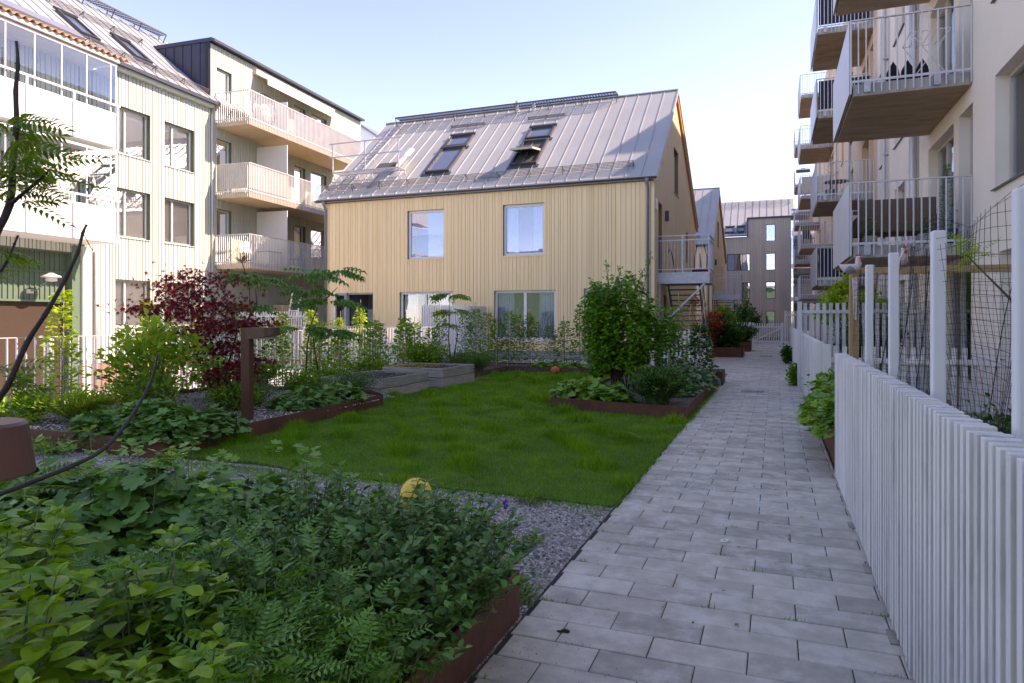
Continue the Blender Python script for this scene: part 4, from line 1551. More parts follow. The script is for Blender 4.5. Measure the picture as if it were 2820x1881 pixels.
m = MB(); guard(m, FR, -17, 1.3, 4.9, .3, 1.5, .2); m.build('snow_guard', M_guard, fb)
# glass stair bay between the grey building and the cream one
t = thing('stair_tower', 'narrow glazed stair bay with white floor bands beside the far grey building', 'building', (1.9, 61.5, 0))
m = MB()
for z in (0.1, 2.9, 5.65, 8.4):
    m = MB(); m.box(1.32, 3.4, 61.35, 61.75, z, z + .35); m.build('floor_band', M_white, t)
m = MB(); m.box(1.32, 3.4, 61.5, 63, 0, 10.6); m.build('glazing', M_glassdark, t)
m = MB(); m.box(1.5, 3.4, 62, 63.2, 0, 10.5); m.build('stair_core', M_windark, t)

# white gable peeping between balconies and yellow roof
t = thing('white_house', 'small white gable with a grey roof peeping up behind the yellow house', 'house', (-39, 60, 0))
m = MB()
m.prism([(-41.5, 60, 0), (-37.3, 60, 0), (-37.3, 60, 19.6), (-39.9, 60, 21.3), (-41.5, 60, 20.25)], (0, 6, 0)); m.build('wall', M_white, t)
m = MB()
m.hexa([(-42.0, 59.7, 19.95), (-39.9, 59.7, 21.35), (-39.9, 66, 21.35), (-42.0, 66, 19.95), (-42.0, 59.7, 20.15), (-39.9, 59.7, 21.6), (-39.9, 66, 21.6), (-42.0, 66, 20.15)])
m.hexa([(-39.9, 59.7, 21.35), (-36.8, 59.7, 19.3), (-36.8, 66, 19.3), (-39.9, 66, 21.35), (-39.9, 59.7, 21.6), (-36.8, 59.7, 19.5), (-36.8, 66, 19.5), (-39.9, 66, 21.6)])
m.build('roof', M_dpipe, t)

# ============================================================ CREAM APARTMENT BUILDING (right)
RF_ = Frame((3.0, 0, 0), (0, 1, 0), (-1, 0, 0))
rb = thing('apartment_building', 'tall cream plaster apartment building on the right with stacked concrete balconies', 'building', (3, 0, 0))
Z5 = [0.35, 2.8, 5.55, 8.3, 11.05, 13.8]
ro = []
for z in Z5[1:]:
    ro += [(9.9, 11.82, z + .6, z + 2.23, 'w'), (13.0, 13.9, z, z + 2.2, 'd'), (14.27, 16.42, z + .12, z + 2.2, 'g'),
           (19.2, 20.7, z + .5, z + 2.1, 'w'), (22.25, 23.35, z + .5, z + 2.1, 'w'),
           (24.9, 25.8, z, z + 2.2, 'd'), (26.1, 28.0, z + .12, z + 2.2, 'g'),
           (31, 32.2, z + .5, z + 2.1, 'w'), (35, 36.2, z + .5, z + 2.1, 'w'),
           (41, 42.5, z, z + 2.2, 'g'), (47, 48.2, z + .5, z + 2.1, 'w'), (52, 54, z, z + 2.2, 'g'), (5.2, 6.7, z + .6, z + 2.23, 'w')]
z = .35
ro += [(9.9, 11.6, z + .6, z + 2.1, 'w'), (13.1, 15.4, z, z + 2.1, 'g'), (4.4, 6.0, z + .2, z + 2.1, 'g'), (19.2, 20.7, z + .5, z + 2.1, 'w'), (25, 27, z, z + 2.1, 'g')]
ro = [o_ for o_ in ro if o_[3] < (11.0 if o_[0] < 12.6 else 12.9 if o_[0] < 27.73 else 14.9 if o_[0] < 45 else 16.7)]
op = [o_[:4] for o_ in ro]
SEG = [(-1, 12.6, 11.2, 13.3), (12.6, 27.73, 13.0, 15.55), (27.73, 45, 15.1, 17.6), (45, 60, 16.8, 19.0)]
for (a_, b_, zt_, zr_) in SEG:
    if b_ > 24.0 and a_ < 24.0:
        m = MB(); wall(m, RF_, a_, 24.0, -.02, zt_, -.35, 0, op); m.build('wall', M_plaster, rb)
        m = MB(); wall(m, RF_, 24.0, b_, -.02, zt_, -.35, .003, op); m.build('peach_wall', M_peach, rb)
    else:
        m = MB(); wall(m, RF_, a_, b_, -.02, zt_, -.35, 0 if a_ < 24 else .003, op); m.build('wall' if a_ < 24 else 'peach_wall', M_plaster if a_ < 24 else M_peach, rb)
    m = MB(); m.box(3.36, 14, a_, b_, zt_ - .16, zt_ - .01); m.build('roof_terrace', M_roof, rb)
    m = MB(); m.box(5.5, 14, a_, b_, zt_, zr_); m.build('upper_storey', M_plaster, rb)
m = MB(); m.box(13.5, 14, -1, 60, 0, 11.0); m.build('rear_wall', M_plaster, rb)
m = MB(); m.box(3.36, 13.5, 59.6, 60, 0, 16.6); m.build('end_wall', M_plaster, rb)
m = MB(); m.box(3.36, 13.5, -1, -.6, 0, 11.0); m.build('end_wall', M_plaster, rb)
for o_ in ro:
    a, b, c, d, k = o_
    mull = [a + (b - a) * .5] if k == 'w' else ([a + (b - a) * .62] if k == 'g' else [])
    inn = {'w': 'half', 'd': 'dark', 'g': 'curtain'}[k]
    vis = a < 45
    window(RF_, rb, a, b, c, d, M_winbeige, .17, mull=mull, inner=inn if a < 30 else 'dark', sill=(M_gutter if k == 'w' else None), fw=.06, glass=M_glass,
           name='window' if k != 'd' else 'balcony_door')
for y_, r_ in ((17.5, .075), (17.85, .03), (21.8, .055), (31.5, .055), (38, .055)):
    m = MB(); m.tube([(2.9, y_, 0), (2.9, y_, 13.4 if y_ < 20 else 15.2)], r_, 10)
    for z in (3.3, 6.1, 8.8, 11.6):
        m.box(2.85, 3.0, y_ - .09, y_ + .09, z, z + .04)
    m.build('downpipe', M_lpipe, rb, smooth=False)

def right_balcony(y0, y1, zb, xo, scr=None, clad=False, pitch=.115):
    b = sub('balcony', rb)
    dep = 3.0 - xo
    m = MB(); m.fbox(RF_, y0 + .04, y1 - .04, .01, dep - .04, zb, zb + .2)
    m.build('slab', M_soffit, b)
    m = MB()
    m.fbox(RF_, y0 + .035, y0 + .039, .05, dep - .04, zb + .01, zb + .2)
    m.build('slab_edge', M_conc, b)
    railing_part(b, RF_, y0, y1, dep, zb + .2, 1.32, pitch, M_rail, below=.2, inner=.02, dd=.02)
    for (u_, d_) in ((y0, .5), (y0, dep - .25)):
        m = MB(); m.fbox(RF_, u_ - .03, u_ + .03, d_ - .05, d_ + .05, zb + .04, zb + .22); m.build('railing_clamp', M_steel, b)
    if clad:      # grooved metal sheets close the outer side
        m = MB()
        u = y0
        while u < y1 - .01:
            m.fbox(RF_, u + .003, min(u + .11, y1), dep + .022, dep + .028, zb + .03, zb + 1.28)
            u += .118
        m.build('side_sheet', M_rail, b)
    if scr is not None:
        m = MB()
        m.fbox(RF_, y0 + .025, y0 + .033, .1, dep - .06, zb + .3, zb + 1.22)
        m.fbox(RF_, y0 + .06, y1 - .06, dep - .035, dep - .028, zb + .3, zb + 1.22)
        m.build('cloth_screen', scr, b)
    return b
for zb in (2.53, 5.30, 8.06, 10.82):
    right_balcony(13.0, 16.4, zb, 1.22, clad=True)
for zb, s_ in ((2.55, M_navy), (5.32, None), (8.08, M_navy), (10.84, M_navy)):
    right_balcony(24.6, 28.3, zb, 1.3, s_, clad=s_ is not None)
for zb, s_ in ((2.55, None), (5.32, None), (8.05, M_beigecl), (10.8, None), (13.6, None)):
    right_balcony(40.8, 45.0, zb, 1.33, s_)
for zb, s_ in ((2.55, None), (5.32, None), (8.05, None), (10.8, None), (13.6, None)):
    right_balcony(52.5, 56.0, zb, 1.36, s_)
# ---- things on the right balconies
q = Vector((2.05, 14.0, 2.73))
t = thing('wicker_sofa', 'brown wicker sofa seen from behind on the nearest lower balcony', 'sofa', q)
m = MB(); m.box(q.x - .62, q.x + .62, q.y - .06, q.y, q.z + .32, q.z + .92); m.build('backrest', M_wicker, t, bevel=.02)
m = MB(); m.box(q.x - .62, q.x + .62, q.y, q.y + .6, q.z + .3, q.z + .42); m.build('seat', M_wicker, t, bevel=.02)
for sx in (-1, 1):
    m = MB(); m.box(q.x + sx * .62 - .03, q.x + sx * .62 + .03, q.y, q.y + .6, q.z + .3, q.z + .62); m.build('armrest', M_wicker, t, bevel=.01)
    for sy in (0, .55):
        m = MB(); m.beam((q.x + sx * .5, q.y + sy, q.z + .32), (q.x + sx * .58, q.y + sy, q.z), .05, .04); m.build('leg', M_timber, t)
q = Vector((2.78, 13.7, 2.73))
t = thing('potted_conifer', 'slim young conifer in a blue pot beside the wicker sofa', 'plant', q)
m = MB(); m.lathe([(.12, 0), (.17, .3), (.16, .3)], q, 14); m.build('pot', mat('blue_glaze', (.06, .10, .2), .3), t, smooth=True)
m = MB(); m.tube([q, q + Vector((0, 0, 1.35))], .008, 5); m.build('stem', M_bark, t)
F = Foliage(); n = 420; a = RNG.uniform(0, 6.28, n); hz = RNG.uniform(0, 1, n)
r = .16 * (1 - hz) ** .8 * RNG.uniform(.2, 1, n) + .01
F.add(T_NAR, np.stack([q.x + r * np.cos(a), q.y + r * np.sin(a), q.z + .32 + 1.1 * hz], 1), np.stack([np.cos(a), np.sin(a), np.full(n, .5)], 1), upn(n), .055)
F.build('foliage', L_dark, t)
for (x_, y_, lab) in ((1.55, 13.4, 'leafy potted herb on a small stand at the outer corner of the nearest lower balcony'), (2.4, 13.35, 'low bushy pot plant under the wicker sofa railing')):
    q = Vector((x_, y_, 2.73))
    t = thing('potted_plant', lab, 'plant', q)
    m = MB(); m.lathe([(.10, 0), (.13, .2), (.12, .2)], q, 12); m.build('pot', M_conc, t, smooth=True)
    F = Foliage(); n = 130
    F.add(T_OV, np.array(q) + np.array([0, 0, .33]) + RNG.normal(0, .10, (n, 3)), rdir(n), upn(n), .06); F.build('foliage', L_grey, t)
q = Vector((2.45, 13.5, 5.5))
t = thing('drying_rack', 'folding drying rack standing on the upper near balcony', 'drying rack', q)
m = MB()
for k in range(7):
    m.beam((q.x - .3 + k * .1, q.y - .25, q.z + .85), (q.x - .3 + k * .1, q.y + .45, q.z + .85), .008, .008)
m.beam((q.x - .3, q.y - .25, q.z + .85), (q.x + .3, q.y - .25, q.z + .85), .012, .012)
m.beam((q.x - .3, q.y + .45, q.z + .85), (q.x + .3, q.y + .45, q.z + .85), .012, .012)
for sy in (-.25, .45):
    m.beam((q.x - .3, q.y + sy, q.z), (q.x + .3, q.y + sy, q.z + .85), .012, .012)
    m.beam((q.x + .3, q.y + sy, q.z), (q.x - .3, q.y + sy, q.z + .85), .012, .012)
m.build('rack_frame', M_white, t)
q = Vector((2.2, 13.3, 5.5))
t = thing('black_cushion', 'black pointed cloth items leaning behind the upper near balcony railing', 'cushion', q)
m = MB()
for k in range(3):
    x0 = q.x - .28 + k * .22
    m.prism([(x0 - .12, q.y, q.z), (x0 + .12, q.y, q.z), (x0 + .08, q.y + .1, q.z + .3), (x0, q.y + .12, q.z + .45), (x0 - .09, q.y + .1, q.z + .28)], (0, .09, 0))
m.build('cloth', M_black, t)
q = Vector((1.75, 25.2, 5.52))
t = thing('bare_tree_in_pot', 'leafless thin tree in a pot on the balcony with a round table', 'tree', q)
m = MB(); m.lathe([(.13, 0), (.17, .28), (.16, .28)], q, 12); m.build('pot', M_dpipe, t)
m = MB(); m.tube([q + Vector((0, 0, .2)), q + Vector((.03, 0, .9)), q + Vector((-.02, 0, 1.9))], [.025, .018, .006], 6)
for k in range(9):
    z = .7 + k * .13; a = k * 2.3
    m.tube([q + Vector((.02, 0, z)), q + Vector((.02 + .28 * math.cos(a), .28 * math.sin(a), z + .22))], [.009, .003], 4)
m.build('branches', M_bark, t)
q = Vector((2.0, 26.2, 5.52))
t = thing('round_table', 'grey round table on the second far balcony behind the bare tree', 'table', q)
m = MB(); m.lathe([(.4, .70), (.4, .73)], q, 20); m.build('tabletop', M_dpipe, t)
m = MB(); m.lathe([(.22, 0), (.05, .04), (.04, .7)], q, 12); m.build('pedestal', M_dpipe, t)
for (x_, y_, lab, mt) in ((1.8, 41.6, 'small dark chair on a far balcony two storeys up', M_dsteel), (1.9, 53.2, 'small terracotta chair on the farthest balcony', M_tile)):
    garden_chair('garden_chair', lab, Vector((x_, y_, 5.52)), .4, mt)
for (zb, lab) in ((10.8, 'dark planter box hung on the highest visible far balcony'), (8.05, 'white planter box on a far balcony')):
    q = Vector((1.55, 53.0, zb + 1.0))
    t = thing('flower_box', lab, 'flower box', q)
    m = MB(); m.box(q.x - .12, q.x + .8, q.y - .6, q.y - .42, q.z, q.z + .2); m.build('box_body', M_dsteel if zb > 9 else M_white, t)
    F = Foliage(); n = 90
    F.add(T_OV, np.array([q.x + .34, q.y - .5, q.z + .27]) + RNG.normal(0, 1, (n, 3)) * np.array([.22, .05, .06]), rdir(n), upn(n), .08); F.build('foliage', L_mid, t)
# red umbrella, broom and pushchair on the yellow house platform
q = Vector((-3.2, 22.95, 2.84))
t = thing('walking_frame', 'black handled folding frame leaning by the wall on the entrance platform', 'walking frame', q)
m = MB(); m.tube([q + Vector((.18, 0, .02)), q + Vector((.02, 0, .85)), q + Vector((-.04, 0, .95)), q + Vector((-.08, 0, .82))], .016, 6); m.build('tube_frame', M_black, t)
q = Vector((-2.3, 23.5, 2.84))
t = thing('pushchair', 'dark red folded pushchair on the entrance platform corner', 'pushchair', q)
m = MB(); m.box(q.x - .26, q.x + .26, q.y - .2, q.y + .25, q.z + .16, q.z + .3); m.build('seat', mat('dark_red_cloth', (.12, .015, .03), .8), t, bevel=.04)
m = MB()
for s_ in (-.2, .2):
    m.tube([q + Vector((s_, -.2, .05)), q + Vector((s_, .1, .7)), q + Vector((s_ * .6, .05, 1.05)), q + Vector((s_ * .6, -.08, 1.1))], .013, 6)
m.build('handles', M_black, t)
for s_ in (-.22, .22):
    m = MB(); m.tube([q + Vector((s_ - .015, -.2, .09)), q + Vector((s_ + .015, -.2, .09))], .09, 12); m.build('wheel', M_black, t)

# ============================================================ BUILDING BEHIND THE CAMERA
GB = Frame((0, -10.0, 0), (-1, 0, 0), (0, 1, 0))
gb = thing('apartment_building', 'green board clad building behind the viewer, mirrored in the yellow house windows', 'building', (0, -10.0, 0))
go_ = []
for z in (.9, 3.65, 6.4):
    for u in (-1.5, 2.5, 6.5, 10.5, 14.5):
        go_.append((u, u + 1.4, z, z + 1.5))
go_ = [o_ for o_ in go_ if o_[3] < 7]
m = MB(); wall(m, GB, -4, 24, -.02, 7.0, -.3, 0, go_); m.build('wall', mat('leaf_green_boards', (.15, .25, .14), .7, var=.06, stretch=(20, 1, .2)), gb)
for o_ in go_:
    window(GB, gb, *o_, M_winframe, .08, mull=[o_[0] + .7], inner='dark', fw=.07)
m = MB(); m.hexa([(-24.3, -9.7, 7.0), (4.3, -9.7, 7.0), (4.3, -18, 7.6), (-24.3, -18, 7.6), (-24.3, -9.7, 7.15), (4.3, -9.7, 7.15), (4.3, -18, 7.75), (-24.3, -18, 7.75)]); m.build('roof', M_roof, gb)

# ============================================================ FENCES, RAILINGS, GATE
def slat_fence(name, label, x, y0, y1, z1=1.17, pitch=.076, solid=0, w_=.036, dep=.092, z0=.02, group=None, mtl=M_fence):
    t = thing(name, label, 'fence', (x, y0, 0), 0, group)
    m = MB()
    r_ = random.Random(int(y0 * 10))
    y = y0
    while y < y1:
        g_ = pitch if y < y1 - solid else w_ + .004
        jx = r_.uniform(-.003, .003); ly = r_.uniform(-.0025, .0025); zt_ = z1 + r_.uniform(-.004, .004)
        m.hexa([(x + jx, y, z0), (x + dep, y, z0), (x + dep, y + w_, z0), (x + jx, y + w_, z0), (x + jx, y + ly, zt_), (x + dep, y + ly, zt_), (x + dep, y + w_ + ly, zt_), (x + jx, y + w_ + ly, zt_)])
        y += g_
    m.build('slats', mtl, t, bevel=.0025)
    for z in (.28, z1 - .25):
        m = MB(); m.box(x + .045, x + .075, y0, y1, z, z + .045); m.build('rail', mtl, t)
    return t
slat_fence('slat_fence', 'nearest blue-grey slatted fence running along the right edge of the path', .53, -1.0, 7.08, solid=1.0)
slat_fence('slat_fence', 'short low slatted fence beyond the right-hand rusty planter', .53, 10.13, 15.8, solid=.9)
slat_fence('slat_fence', 'distant low slatted fence beyond the tall white picket screen', .53, 17.5, 23.4, solid=.5)
slat_fence('slat_fence', 'farthest low slatted fence just before the tall side gate', .53, 25, 29.2, solid=.5)
# small timber feet at the paving edge
t = thing('fence_footings', 'timber footing blocks along the bottom of the nearest slatted fence', 'footing', (.5, 4, 0))
for y_ in (2.62, 3.55, 4.48, 5.4):
    m = MB(); m.box(.497, .535, y_, y_ + .15, -.01, .008); m.build('footing_block', M_oldwood, t)
def picket_fence(name, label, p, q, z1, z0=.05, pitch=.105, w_=.055, th=.02, rails=(.3, -.22), mtl=M_fence, group=None, cat='fence', diag=False, post=.09):
    p = Vector((p[0], p[1], 0)); q = Vector((q[0], q[1], 0))
    t = thing(name, label, cat, p, 0, group)
    d = (q - p).normalized(); nr = Vector((-d.y, d.x, 0)); ln = (q - p).length
    fr = Frame(p, d, nr)
    m = MB()
    u = post + .03
    r_ = random.Random(int(ln * 100))
    while u < ln - post - w_ + .02:
        m.fbox(fr, u, u + w_, .02, .02 + th, z0, z1 + r_.uniform(-.004, .004))
        u += pitch
    m.build('pickets', mtl, t)
    m = MB()
    for z in (rails[0], z1 + rails[1]):
        m.fbox(fr, post, ln - post, -.022, .018, z, z + .07); m.build('rail', mtl, t); m = MB()
    if diag:
        m.beam(fr(post, -.005, rails[0] + .05), fr(ln - post, -.005, z1 + rails[1]), .03, .07); m.build('brace', mtl, t)
    for u in (0, ln - post):
        m = MB(); m.fbox(fr, u, u + post, -.045, .045, 0, z1 + .03); m.build('post', mtl, t)
    return t
picket_fence('picket_fence', 'tall blue-grey picket screen crossing between path and cream building', (.46, 15.9), (3.0, 15.9), 1.82, pitch=.125, w_=.07)
picket_fence('picket_fence', 'low picket return behind the right-hand rusty planter', (.62, 10.15), (3.0, 10.15), 1.12, pitch=.115, w_=.055)
picket_fence('picket_fence', 'white picket fence left of the far gate', (-3.55, 36.5), (-1.1, 36.5), 1.27, mtl=M_fencew, pitch=.11, w_=.05)
picket_fence('garden_gate', 'white picket gate with a diagonal brace across the end of the path', (-1.05, 36.5), (.42, 36.5), 1.24, mtl=M_fencew, pitch=.11, w_=.05, cat='gate', diag=True)
picket_fence('picket_fence', 'taller white picket panel right of the far gate', (.45, 36.3), (2.9, 36.3), 1.84, mtl=M_fencew, pitch=.11, w_=.05)
picket_fence('picket_fence', 'small blue-grey picket gate half hidden behind staked shrubs at the first stair', (-3.5, 20.9), (-1.9, 20.9), 1.15, pitch=.12, w_=.06)
picket_fence('picket_fence', 'white picket fence in the sun below the open balconies', (-19.6, 21.2), (-16.4, 21.2), 1.75, mtl=M_fencew, pitch=.11, w_=.06, z0=-.05)
# slatted screen box at the yellow facade
t = thing('slatted_screen', 'white vertical slat screen standing against the yellow facade', 'screen', (-10.3, 20.5, 0))
m = MB()
x_ = -11.15
while x_ < -9.45:
    m.box(x_, x_ + .035, 20.45, 20.5, .02, 1.93); x_ += .065
m.build('front_slats', M_fencew, t)
m = MB()
y_ = 20.55
while y_ < 21.9:
    m.box(-9.42, -9.37, y_, y_ + .035, .02, 1.9); y_ += .06
m.build('side_slats', M_fence, t)
m = MB(); m.box(-11.15, -9.4, 20.51, 20.545, .2, 1.82); m.build('backing_board', M_fencew, t)
# courtyard railings
t = thing('railing', 'long light metal railing along the left edge of the planting bed', 'railing', (-10.05, 10, 0))
m = MB(); pickets(m, [(-10.05, 3.0), (-10.05, 19.2)], .06, 1.22, .13, .012, .03); m.build('bars', M_rail, t)
m = MB()
for y_ in np.arange(3.0, 19.3, 2.0):
    m.beam((-10.05, y_, 0), (-10.05, y_, 1.22), .05, .05)
m.build('posts', M_rail, t)
t = thing('railing', 'metal railing running across in front of the yellow house terrace', 'railing', (-13, 19.3, 0))
m = MB(); pickets(m, [(-16.9, 19.9), (-10.2, 19.3)], .0, 1.22, .11, .014, .03); m.build('bars', M_rail, t)
m = MB()
for x_ in np.arange(-16.9, -10.1, 1.6):
    m.beam((x_, 19.6, 0), (x_, 19.6, 1.2), .05, .05)
m.build('posts', M_rail, t)
t = thing('brick_curb', 'low red-brown curb under the metal railing before the yellow house terrace', 'curb', (-13, 19.4, 0))
m = MB(); m.hexa([(-16.9, 19.95, -.3), (-10.2, 19.35, -.3), (-10.2, 19.5, -.3), (-16.9, 20.1, -.3), (-16.9, 19.95, .1), (-10.2, 19.35, .1), (-10.2, 19.5, .1), (-16.9, 20.1, .1)]); m.build('curb_block', M_plinthred, t)
t = thing('ladder', 'white metal ladder leaning in the sunlit hedge below the balconies', 'ladder', (-16.6, 20.6, 0))
m = MB()
for s_ in (0, .4):
    m.tube([(-16.9 + s_, 20.3, -.1), (-16.9 + s_, 21.0, 2.5)], .025, 6)
m.build('stiles', M_white, t)
m = MB()
for k in range(9):
    f_ = (k + .5) / 9
    m.tube([(-16.9, 20.3 + .7 * f_, -.1 + 2.6 * f_), (-16.5, 20.3 + .7 * f_, -.1 + 2.6 * f_)], .015, 5)
m.build('rungs', M_white, t)

# ============================================================ CORTEN EDGES, BOXES, LAMPS
def corten_bed(name, label, pts, z=.2, th=.012, soil=None, closed=True, cat='planter', soilz=.14):
    t = thing(name, label, cat, (sum(p_[0] for p_ in pts) / len(pts), sum(p_[1] for p_ in pts) / len(pts), 0))
    m = MB()
    n = len(pts)
    c = Vector((t.location.x, t.location.y, 0))
    for i in range(n if closed else n - 1):
        a = Vector((*pts[i], 0)); b = Vector((*pts[(i + 1) % n], 0))
        d = (b - a).normalized(); nr = Vector((-d.y, d.x, 0))
        m.hexa([a - d * .0, b, b + nr * th, a + nr * th, a + Vector((0, 0, z)), b + Vector((0, 0, z)), b + nr * th + Vector((0, 0, z)), a + nr * th + Vector((0, 0, z))])
    m.build('steel_edge', M_corten, t)
    if soil is not None:
        m = MB(); m.prism([(p_[0] + math.copysign(.007, t.location.x - p_[0]), p_[1] + math.copysign(.007, t.location.y - p_[1]), .0) for p_ in pts], (0, 0, soilz)); m.build('soil', soil, t)
    return t
corten_bed('steel_edged_bed', 'large rust-edged bed on the left holding the red maple', [(-9.95, 5.4), (-6.02, 5.4), (-6.0, 6.11), (-6.18, 10.0), (-6.72, 10.5), (-9.95, 10.5)], .21, soil=M_soil)
corten_bed('steel_edged_bed', 'rust-edged bed in the near left corner of the picture', [(-5.6, -1.0), (-1.19, -1.0), (-1.19, 3.2), (-5.2, 3.25)], .24, soil=M_bedgravel, soilz=.15)
corten_bed('steel_edged_bed', 'rust-edged island bed between lawn and path under the big round-leaved bush', [(-3.43, 10.69), (-1.2, 10.19), (-1.2, 15.75), (-1.42, 15.75), (-1.42, 17.4), (-3.3, 17.4)], .2, soil=M_soil)
corten_bed('steel_edged_bed', 'small rust-brown planter corner jutting into the path behind the island bed', [(-1.75, 15.8), (-1.08, 15.8), (-1.08, 16.75), (-1.75, 16.75)], .3, soil=M_soil, soilz=.2)
corten_bed('steel_edged_bed', 'long rust-edged bed in front of the yellow house', [(-10.0, 15.6), (-6.94, 15.6), (-6.94, 17.6), (-3.45, 17.75), (-3.45, 19.2), (-10.0, 19.2)], .16, soil=M_soil, soilz=.12)
corten_bed('rusty_planter', 'rusty steel planter at the right edge of the path beyond the nearest fence', [(.57, 7.15), (1.6, 7.15), (1.6, 10.05), (.57, 10.05)], .38, soil=M_soil, soilz=.3)
corten_bed('rusty_planter', 'square rust-brown planter beside the far stair', [(-2.25, 27.3), (-1.12, 27.3), (-1.12, 29.0), (-2.25, 29.0)], .38, soil=M_soil, soilz=.3)
corten_bed('rusty_planter', 'farther rust-brown planter near the white gate', [(-2.1, 32.2), (-1.0, 32.2), (-1.0, 34.2), (-2.1, 34.2)], .45, soil=M_soil, soilz=.38)

def wood_box(label, pts, h, loc_soil=M_soil):
    cx = sum(p_[0] for p_ in pts) / 4; cy = sum(p_[1] for p_ in pts) / 4
    t = thing('raised_bed', label, 'planter', (cx, cy, 0), 0, 'grey wooden raised beds')
    m = MB()
    rows = 2
    for i in range(4):
        a = Vector((*pts[i], 0)); b = Vector((*pts[(i + 1) % 4], 0))
        d = (b - a).normalized(); nr = Vector((-d.y, d.x, 0))
        for k in range(rows):
            z0 = h * k / rows + .006; z1 = h * (k + 1) / rows - .006
            ex = .05 if (k + i) % 2 else 0
            aa = a + d * (0 if (k + i) % 2 else .05); bb = b - d * (0.05 if (k + i) % 2 == 0 else 0)
            m.hexa([aa + Vector((0, 0, z0)), bb + Vector((0, 0, z0)), bb + nr * .045 + Vector((0, 0, z0)), aa + nr * .045 + Vector((0, 0, z0)),
                    aa + Vector((0, 0, z1)), bb + Vector((0, 0, z1)), bb + nr * .045 + Vector((0, 0, z1)), aa + nr * .045 + Vector((0, 0, z1))])
    m.build('timber_sides', M_oldwood, t, bevel=.004)
    m = MB(); m.prism([(p_[0] + (cx - p_[0]) * .03, p_[1] + (cy - p_[1]) * .03, .01) for p_ in pts], (0, 0, h - .06)); m.build('soil', loc_soil, t)
    F = Foliage(); n = 500
    F.add(T_ST, np.stack([RNG.uniform(pts[0][0] + .1, pts[1][0] - .1, n), RNG.uniform(pts[0][1] + .1, pts[2][1] - .1, n), np.full(n, h - .055)], 1), rdir(n, 0, .1), upn(n, .3), RNG.uniform(.015, .05, n))
    tag(F.build('soil_clods', M_crumb, t), kind='stuff')
    return t
wood_box('grey wooden raised bed nearer the viewer, bare dark soil inside', [(-8.1, 10.87), (-6.75, 10.87), (-6.75, 12.7), (-8.1, 12.7)], .38)
wood_box('grey wooden raised bed farther back, with yellow moss and a little aralia', [(-8.15, 13.15), (-6.65, 13.15), (-6.6, 14.7), (-8.15, 14.7)], .42)
F = Foliage(); n = 700
F.add(T_SIM, np.stack([RNG.uniform(-8.05, -7.3, n), RNG.uniform(13.3, 14.6, n), np.full(n, .385)], 1), rdir(n, .4), upn(n), .045)
tag(F.build('moss', leafmat('moss', (.20, .14, .02), (.34, .26, .03), .1)), 'yellow moss over the soil of the farther raised bed', 'moss', kind='stuff')

def bollard(label, x, y, z0, h, rz, w_=.12):
    t = thing('path_lamp', label, 'lamp', (x, y, z0), rz)
    fr = Frame((x, y, z0), (math.cos(rz), math.sin(rz), 0), (-math.sin(rz), math.cos(rz), 0))
    m = MB(); m.fbox(fr, -w_ / 2, w_ / 2, -w_ / 2, w_ / 2, 0, h); m.build('post', M_cortlamp, t, bevel=.004)
    m = MB()
    # round shallow drum with a sloping rim on the post
    L_ = .42
    b = len(m.v); n = 20
    pts = [(w_ * .3, -.11)] + [(w_ * .3 + L_ - .14 + .14 * math.cos(a), .14 * math.sin(a)) for a in np.linspace(-math.pi / 2, math.pi / 2, n)] + [(w_ * .3, .11)]
    for (u, v) in pts:
        m.v.append(tuple(fr(u, v, h + .004)))
    for (u, v) in pts:
        m.v.append(tuple(fr(u, v, h - .16 + .06 * (u / L_))))
    k = len(pts)
    m.f.append(tuple(range(k))); m.f.append(tuple(range(2 * k - 1, k - 1, -1)))
    for i in range(k):
        j = (i + 1) % k
        m.f.append((i, i + k, j + k, j))
    m.build('lamp_head', M_cortlamp, t)
    m = MB(); m.fbox(fr, w_ * .6, L_ - .02, -.07, .07, h - .165 + .02, h - .12); m.build('lamp_glass', M_conc, t)
    return t
bollard('brown square post lamp with a rounded head in the left bed', -6.58, 7.25, .14, 1.23, R(12))
bollard('brown post lamp half hidden behind the big round-leaved bush', -2.54, 16.14, .14, 1.22, R(25))

# near lamp: round rust-brown head entering at the left edge
t = thing('path_lamp', 'large rust-brown round lamp head cut off by the left edge of the picture', 'lamp', (-1.62, .83, .15))
m = MB()
m.lathe([(.100, -.104), (.097, -.104), (.083, -.006), (.077, 0.0)], (-1.478, .885, 1.292), 48); m.build('lamp_head', M_cortlamp, t)
m = MB(); m.box(-1.68, -1.56, .77, .89, .15, 1.29); m.build('post', M_cortlamp, t, bevel=.004)

# balls
def ball(name, label, c, r, mtl, lines=False):
    t = thing(name, label, 'ball', (c[0], c[1], c[2] - r))
    m = MB(); m.sphere(c, r, 28, 18); m.build('shell', mtl, t, smooth=True)
    m = MB()
    for ax in range(3):
        pts = []
        for a in np.linspace(0, 2 * math.pi, 33):
            u_, v_ = math.cos(a) * (r + .0008), math.sin(a) * (r + .0008)
            pts.append({0: (c[0] + u_, c[1] + v_, c[2]), 1: (c[0] + u_ * .8, c[1] + u_ * .6, c[2] + v_), 2: (c[0] - u_ * .6, c[1] + u_ * .8, c[2] + v_)}[ax])
        m.tube(pts, .0022, 4, cap=False)
    m.build('seams', mat('ball_seam', (.25, .14, .03), .7), t)
ball('orange_ball', 'orange ball lying on the far edge of the lawn', (-5.33, 17.0, .125), .125, mat('orange_rubber', (.55, .12, .03), .6, var=.2, scale=15, dirt=(.35, .10, .05), dscale=12))
ball('yellow_ball', 'yellow basketball on the gravel behind the near plants', (-2.62, 4.72, .125), .125, mat('yellow_rubber', (.90, .60, .06), .55, var=.1, scale=20, dirt=(.8, .48, .08), dscale=10))

